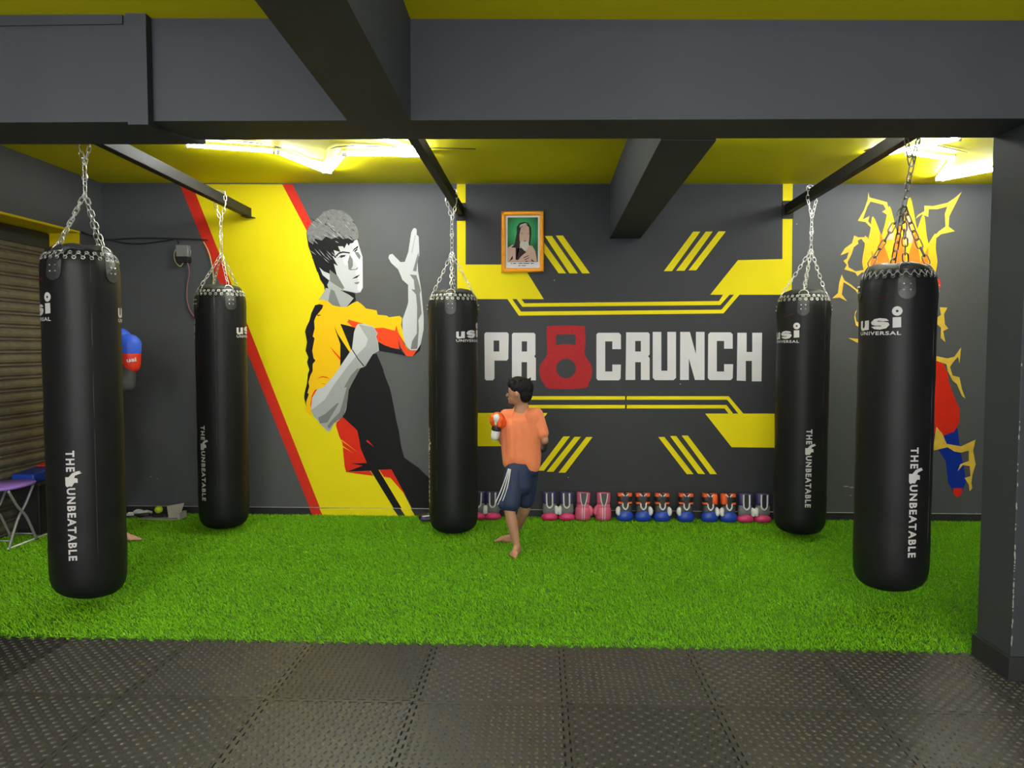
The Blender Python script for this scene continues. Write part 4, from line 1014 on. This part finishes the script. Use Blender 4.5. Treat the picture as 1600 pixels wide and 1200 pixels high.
# folding stool
stl = thing('folding_stool', 'folding stool with lilac plastic seat and grey tube legs at the left edge', 'stool', (-3.865, 5.14, .010))
bm = bmesh.new()
loft(bm, [(.425, 0, 0, .125, .16, 3), (.43, 0, 0, .145, .185, 3), (.445, 0, 0, .15, .19, 3), (.452, 0, 0, .145, .184, 3)], 28)
bm_obj('seat', bm, M['lilac'], stl, True)
for x_ in (-.09, .10):
    bm = bmesh.new(); tube_path(bm, smooth_pts([(x_, .145, .425), (x_, .06, .30), (x_, -.03, .20), (x_, -.13, .008)]), .0095, 8); bm_obj('leg', bm, M['tubew'], stl, True)
    bm = bmesh.new(); tube_path(bm, smooth_pts([(x_ + .022, -.145, .425), (x_ + .022, -.06, .30), (x_ + .022, .03, .20), (x_ + .022, .13, .008)]), .0095, 8); bm_obj('leg', bm, M['tubew'], stl, True)
bm = bmesh.new(); tube_path(bm, [(-.09, -.105, .06), (.10, -.105, .06)], .006, 8); bm_obj('crossbar', bm, M['tubew'], stl, True)
bm = bmesh.new(); tube_path(bm, [(-.068, .105, .06), (.122, .105, .06)], .006, 8); bm_obj('crossbar', bm, M['tubew'], stl, True)
# low steel bench in front of the shutter and the pad on it
bn = thing('low_bench', 'low dark steel bench against the foot of the shutter', 'bench', (-3.885, 5.60, 0))
bm = bmesh.new(); box(bm, -.10, .10, -.22, .24, .40, .425); bm_obj('bench_top', bm, mat('brown_bench_top', (.05, .035, .028), .6, noise=.3), bn, bevel=.004)
bm = bmesh.new(); box(bm, -.09, .085, -.21, .23, .02, .40); bm_obj('bench_body', bm, M['black'], bn, bevel=.004)
bm = bmesh.new(); tube_path(bm, [(.089, .0 + .014 * math.cos(k * PI / 6), .18 + .014 * math.sin(k * PI / 6)) for k in range(12)], .003, 6, closed=True); bm_obj('pull_ring', bm, M['chrome'], bn, True)
bm = bmesh.new(); tube_path(bm, [(-3.765, 5.0, .022), (-3.77, 5.84, .022)], .007, 8)
tag(bm_obj('white_tube', bm, M['cwhite'], None, True), 'thin white tube lying on the turf along the foot of the shutter', 'tube')
pd = thing('kick_pad', 'glossy blue pad with red and white end on the low bench', 'pad', (-3.885, 5.55, .426))
bm = bmesh.new()
prism(bm, [(-.085, -.22), (.09, -.22), (.09, .22), (-.085, .22)], [0] * 4, [.07, .07, .10, .10]); bm_obj('pad_body', bm, M['blue'], pd, bevel=.012)
bm = bmesh.new(); prism(bm, [(-.06, .02), (.07, .02), (.07, .21), (-.06, .21)], [.09, .09, .102, .102], [.097, .097, .118, .118]); bm_obj('red_strap', bm, M['redl'], pd, bevel=.003)
bm = bmesh.new(); prism(bm, [(-.04, .10), (.075, .10), (.075, .20), (-.04, .20)], [.108] * 4, [.122] * 4); bm_obj('white_strap', bm, M['cwhite'], pd, bevel=.003)

# ================================================================== PEOPLE
def blob(name, prims, m, parent, voxel=.006, it=5):
    bm = bmesh.new()
    for p in prims:
        if p[0] == 'e':
            ellipsoid(bm, p[1], p[2], p[3] if len(p) > 3 else None, 20, 14)
        else:
            a, b, r0, r1 = Vector(p[1]), Vector(p[2]), p[3], p[4]
            sq = p[5] if len(p) > 5 else None
            n = max(2, int((b - a).length / (min(r0, r1) * .35)) + 1)
            tube_path(bm, [a.lerp(b, i / n) for i in range(n + 1)], [r0 + (r1 - r0) * i / n for i in range(n + 1)], 14)
            ellipsoid(bm, a, (r0,) * 3, None, 14, 10); ellipsoid(bm, b, (r1,) * 3, None, 14, 10)
    me = bpy.data.meshes.new(name); bm.to_mesh(me); bm.free()
    o = bpy.data.objects.new(name, me); COL.objects.link(o)
    md = o.modifiers.new('r', 'REMESH'); md.mode = 'VOXEL'; md.voxel_size = voxel; md.use_smooth_shade = True
    sm_ = o.modifiers.new('s', 'SMOOTH'); sm_.factor = .5; sm_.iterations = it
    dg = bpy.context.evaluated_depsgraph_get(); dg.update()
    nm = bpy.data.meshes.new_from_object(o.evaluated_get(dg))
    o.modifiers.clear(); o.data = nm; nm.name = name
    bpy.data.meshes.remove(me)
    nm.materials.clear(); nm.materials.append(m)
    for p in nm.polygons: p.use_smooth = True
    o.parent = parent
    return o
def foot(anchor, toe, lift=0, s=1.):
    """prims of a bare foot from ankle to toes"""
    a, t = Vector(anchor), Vector(toe); d = (t - a); side = Vector((-d.y, d.x, 0)).normalized()
    heel = a + Vector((-d.x * .22, -d.y * .22, -.035 * s + lift))
    out = [('c', a, heel, .026 * s, .024 * s), ('c', heel, a.lerp(t, .6) + Vector((0, 0, -.005)), .023 * s, .023 * s), ('c', a, a.lerp(t, .65), .026 * s, .019 * s)]
    for k in range(5):
        off = side * (.026 - .0125 * k) * s
        e = a.lerp(t, 1.0 - .05 * k) + off
        out.append(('c', a.lerp(t, .62) + off * .85, e, .0125 * s, (.0105 if k == 0 else .0075) * s))
    return out

# ---- the boy
B = lambda px, py, Y: at(px, py, Y)
boy = thing('person', 'boy in orange t-shirt and navy shorts, barefoot, boxing beside the middle bag', 'person', (-.15, 5.1, 0))
BO = Vector((-.15, 5.1, 0))
b_ = lambda px, py, Y: B(px, py, Y) - BO
hd = b_(812, 613, 5.10)
neck = b_(815, 636, 5.12); shL = b_(791, 650, 5.19); shR = b_(838, 648, 5.08)
elL = b_(786, 690, 5.20); wrL = b_(776, 674, 5.13)
elR = b_(851, 688, 5.04); wrR = b_(845, 694, 5.16)
hipL = b_(803, 742, 5.09); hipR = b_(827, 742, 5.15)
knL = b_(796, 797, 5.02); anL = b_(808, 853, 4.99); toL = b_(800, 872, 4.93)
knR = b_(819, 798, 5.22); anR = b_(801, 838, 5.37); toR = b_(774, 846, 5.36)
anR.z = max(anR.z, .05); toR.z = .03; toL.z = .026; anL.z = max(anL.z, .085)
face_dir = Vector((-.95, .30, -.05)).normalized(); fside = Vector((face_dir.y, -face_dir.x, 0)).normalized()  # towards the camera
fa = math.atan2(face_dir.y, face_dir.x)
prims = [('e', hd + Vector((0, 0, .012)), (.082, .068, .088), (0, 0, fa)), ('e', hd + face_dir * .028 - Vector((0, 0, .038)), (.050, .048, .048), (0, 0, fa)),
         ('e', hd + face_dir * .063 - Vector((0, 0, .064)), (.020, .022, .016), (0, 0, fa)),          # chin
         ('c', hd + face_dir * .078 + Vector((0, 0, .008)), hd + face_dir * .094 - Vector((0, 0, .020)), .006, .010),  # nose
         ('e', hd + face_dir * .078 - Vector((0, 0, .042)), (.010, .016, .008), (0, 0, fa)),
         ('c', hd - Vector((0, 0, .05)), neck, .037, .040),
         ('c', neck, b_(815, 660, 5.13), .05, .07), ('c', shL, shR, .040, .040), ('c', b_(806, 668, 5.15), b_(808, 725, 5.13), .052, .052), ('c', b_(822, 668, 5.12), b_(822, 725, 5.13), .052, .052),
         ('c', hipL, hipR, .055, .055),
         ('c', hipL, knL, .052, .040), ('c', knL, knL.lerp(anL, .35), .039, .040), ('c', knL.lerp(anL, .35), anL, .040, .023),
         ('c', hipR, knR, .052, .040), ('c', knR, knR.lerp(anR, .35), .039, .039), ('c', knR.lerp(anR, .35), anR, .039, .023),
         ('c', shL, elL, .036, .028), ('c', elL, wrL, .028, .021), ('c', shR, elR, .036, .028), ('c', elR, wrR, .028, .021)]
for s_ in (-1, 1):  # ears
    prims.append(('e', hd + fside * (.070 * s_) - face_dir * .002 - Vector((0, 0, .010)), (.014, .008, .021), (0, 0, fa)))
prims += foot(anL, toL, lift=.0, s=.95) + foot(anR, toR, s=.95)
blob('body', prims, M['skin'], boy, .0055, 4)
hp_ = [('e', hd + Vector((0, 0, .030)) - face_dir * .012, (.088, .075, .078), (0, 0, fa)), ('e', hd - face_dir * .042 - Vector((0, 0, .012)), (.050, .066, .062), (0, 0, fa)),
       ('e', hd + face_dir * .052 + Vector((0, 0, .060)), (.035, .055, .028), (0, 0, fa)), ('e', hd + Vector((0, 0, .085)) + face_dir * .01, (.05, .05, .028), (0, 0, fa))]
for k in range(16):
    a = k * 2.4; r = .05 + .02 * math.sin(k * 5)
    v = Vector((math.cos(a) * .07, math.sin(a) * .06, .085 - .002 * k)); hp_.append(('c', hd + v * .85, hd + v * 1.12 + Vector((0, 0, .01)), .014, .004))
blob('hair', hp_, M['hair'], boy, .0055, 3)
for s_ in (-1, 1):
    bm = bmesh.new(); ellipsoid(bm, hd + face_dir * .073 + fside * (.027 * s_) + Vector((0, 0, .004)), (.0075, .009, .006), u=10, v=8); bm_obj('eye', bm, M['eye'], boy, True)
    bm = bmesh.new(); tube_path(bm, [hd + face_dir * .080 + fside * (.014 * s_) + Vector((0, 0, .017)), hd + face_dir * .074 + fside * (.038 * s_) + Vector((0, 0, .019))], .003, 6); bm_obj('eyebrow', bm, M['hair'], boy, True)
bm = bmesh.new(); ellipsoid(bm, hd + face_dir * .082 - Vector((0, 0, .042)), (.007, .015, .005), (0, 0, fa), 10, 8); bm_obj('mouth', bm, M['lip'], boy, True)
# t-shirt
w1, w2 = b_(801, 717, 5.14), b_(829, 720, 5.11)
shirt = [('c', neck + Vector((0, 0, -.012)), b_(815, 652, 5.13), .046, .072), ('c', shL, shR, .050, .050), ('c', shL + Vector((.01, 0, -.02)), w1, .064, .074), ('c', shR + Vector((-.01, 0, -.02)), w2, .064, .074),
         ('c', b_(806, 668, 5.145), b_(807, 712, 5.13), .082, .082), ('c', b_(826, 668, 5.115), b_(825, 712, 5.115), .080, .080), ('c', b_(816, 662, 5.13), b_(816, 715, 5.12), .088, .088), ('c', w1, w1 + Vector((-.004, 0, -.018)), .074, .068), ('c', w2, w2 + Vector((.004, 0, -.03)), .074, .066),
         ('c', shL, shL.lerp(elL, .72), .050, .048), ('c', shR, shR.lerp(elR, .72), .050, .046)]
blob('t_shirt', shirt, M['tee'], boy, .0055, 5)
# shorts
sh_ = [('c', b_(815, 728, 5.12), b_(815, 758, 5.10), .085, .075), ('c', b_(804, 731, 5.13), b_(827, 732, 5.12), .070, .070), ('c', hipL + Vector((0, 0, .02)), hipL.lerp(knL, .80), .068, .070), ('c', hipR + Vector((0, 0, .02)), hipR.lerp(knR, .68), .068, .066),
       ('c', hipL.lerp(knL, .5), hipL.lerp(knL, .82) + Vector((-.045, -.01, 0)), .060, .042)]
blob('shorts', sh_, M['navy'], boy, .006, 4)
bm = bmesh.new()
for k, dx in enumerate((-5, 0, 5)):
    pts = [b_(796 + dx * .35, 733, 5.02), b_(792 + dx * .6, 750, 5.00), b_(786 + dx * .9, 770, 4.985), b_(778 + dx, 789, 4.99)]
    for p, q in zip(pts, range(4)): p.y = -.085 - .008 * q + .012 * (1 - dx / 5)
    tube_path(bm, smooth_pts(pts), .0045, 6)
bm_obj('side_stripe', bm, M['cwhite'], boy, True)
# gloves worn by the boy
gl = b_(777, 656, 5.11)
blob('boxing_glove', [('e', gl, (.056, .056, .056)), ('e', gl + Vector((.018, .01, -.02)), (.045, .045, .045)), ('c', gl + Vector((.02, -.045, .0)), gl + Vector((.016, -.048, -.035)), .017, .015)], M['orange'], boy, .006, 3)
blob('glove_panel', [('e', gl + Vector((-.002, -.030, .012)), (.026, .034, .036)), ('c', gl + Vector((-.006, -.042, .02)), gl + Vector((-.008, -.045, -.026)), .016, .010)], M['cwhite'], boy, .005, 3)
wl_ = b_(773, 676, 5.11)
blob('glove_cuff', [('c', wl_ + Vector((.010, 0, .022)), wl_ + Vector((.002, -.004, -.026)), .032, .030)], M['cwhite'], boy, .005, 3)
blob('glove_strap', [('c', wl_ + Vector((.012, -.002, .034)), wl_ + Vector((.011, -.002, .026)), .034, .034)], M['black'], boy, .005, 3)
gr_ = b_(846, 696, 5.11)
blob('boxing_glove', [('e', gr_ + Vector((-.005, .02, .0)), (.046, .05, .05)), ('c', gr_ + Vector((0, 0, .025)), gr_ + Vector((.006, -.01, -.02)), .034, .03)], M['black'], boy, .006, 3)

# ---- the person behind the left front bag
p2 = thing('person', 'person in charcoal long sleeves with blue and red gloves, mostly behind the left front bag', 'person', (-3.35, 5.36, 0))
O2 = Vector((-3.35, 5.36, 0)); w_ = lambda x, y, z: Vector((x, y, z)) - O2
hd2 = w_(-3.36, 5.38, 1.52); fd = Vector((.97, -.2, 0)).normalized(); f2 = math.atan2(fd.y, fd.x); fs = Vector((-fd.y, fd.x, 0))
a1, a2, a3 = w_(-3.38, 5.22, 1.31), w_(-3.075, 5.36, 1.165), w_(-3.06, 5.38, 1.31)
k1, k2, k3 = w_(-3.40, 5.54, 1.31), w_(-3.27, 5.58, 1.12), w_(-3.19, 5.50, 1.33)
h1, n1, an1, t1 = w_(-3.36, 5.31, .86), w_(-3.145, 5.28, .50), w_(-3.14, 5.25, .095), w_(-2.955, 5.235, .03)
h2, n2, an2, t2 = w_(-3.40, 5.46, .86), w_(-3.38, 5.52, .49), w_(-3.52, 5.56, .095), w_(-3.36, 5.54, .03)
pr = [('e', hd2, (.098, .078, .115), (0, 0, f2)), ('e', hd2 + fd * .035 - Vector((0, 0, .06)), (.055, .055, .055)), ('c', hd2 + fd * .095, hd2 + fd * .112 - Vector((0, 0, .028)), .008, .013), ('e', hd2 + fs * .08 - Vector((0, 0, .01)), (.018, .01, .028)), ('e', hd2 - fs * .08 - Vector((0, 0, .01)), (.018, .01, .028)),
      ('c', hd2 - Vector((0, 0, .08)), w_(-3.38, 5.38, 1.36), .05, .055), ('c', a1, k1, .06, .06), ('c', w_(-3.38, 5.38, 1.3), w_(-3.38, 5.38, .92), .12, .11), ('c', h1, h2, .09, .09),
      ('c', a1, a2, .048, .040), ('c', a2, a3, .040, .030), ('c', k1, k2, .048, .040), ('c', k2, k3, .040, .030),
      ('c', h1, n1, .080, .054), ('c', n1, n1.lerp(an1, .35), .052, .052), ('c', n1.lerp(an1, .35), an1, .052, .032), ('c', h2, n2, .080, .054), ('c', n2, n2.lerp(an2, .35), .052, .052), ('c', n2.lerp(an2, .35), an2, .052, .032)]
pr += foot(an1, t1, s=1.2) + foot(an2, t2, s=1.2)
blob('body', pr, M['skin2'], p2, .009, 4)
blob('hair', [('e', hd2 + Vector((0, 0, .035)) - fd * .015, (.105, .088, .098), (0, 0, f2)), ('e', hd2 - fd * .05, (.06, .08, .09), (0, 0, f2))], M['hair'], p2, .009, 3)
for s_ in (-1, 1):
    bm = bmesh.new(); ellipsoid(bm, hd2 + fd * .088 + fs * (.032 * s_) + Vector((0, 0, .004)), (.009, .011, .008), u=10, v=8); bm_obj('eye', bm, M['eye'], p2, True)
bm = bmesh.new(); ellipsoid(bm, hd2 + fd * .093 - Vector((0, 0, .06)), (.008, .02, .007), (0, 0, f2), 10, 8); bm_obj('mouth', bm, M['lip'], p2, True)
blob('long_sleeved_top', [('c', w_(-3.38, 5.38, 1.34), w_(-3.38, 5.38, .90), .135, .13), ('c', a1, k1, .075, .075), ('c', a1, a2, .062, .054), ('c', a2, a2.lerp(a3, .95), .054, .046), ('c', k1, k2, .062, .054), ('c', k2, k2.lerp(k3, .95), .054, .044)], M['dark'], p2, .009, 3)
blob('shorts', [('c', h1, h2, .115, .115), ('c', h1, h1.lerp(n1, .6), .095, .085), ('c', h2, h2.lerp(n2, .7), .095, .09)], M['black'], p2, .01, 3)
def big_glove(c0, lean, lab, txt=False):
    u = Vector((0, 0, 1))
    cuff = blob('glove_cuff', [('c', c0 + Vector((0, 0, .045)), c0 + Vector((.0, 0, .115)), .060, .064), ('c', c0 + Vector((0, 0, .03)), c0 + Vector((0, 0, .04)), .056, .058)], M['redl'], p2, .007, 2)
    g = blob('boxing_glove', [('e', c0 + Vector((-.012, 0, .195)), (.072, .066, .072)), ('e', c0 + Vector((-.030, 0, .215)), (.060, .06, .055)), ('c', c0 + Vector((0, 0, .14)), c0 + Vector((0, 0, .19)), .066, .068), ('c', c0 + Vector((-.065, -.03, .15)), c0 + Vector((-.07, -.03, .21)), .022, .022)], M['lblue'], p2, .007, 2)
    if txt:
        b = bmesh.new(); add_flat(b, fit(text_mesh('usi', .03), -.038, .030, -.014, .016)); wrap(b, .0675, 0, 0, .008)
        ob = bm_obj('printed_letters', b, M['cwhite'], p2); ob.location = c0 + Vector((0, 0, .075)); ob.rotation_euler = (0, -.12, math.atan2(3.04, 5.38) )
big_glove(a3 + Vector((.012, 0, -.03)), 0, '', True)
big_glove(k3, 0, '')
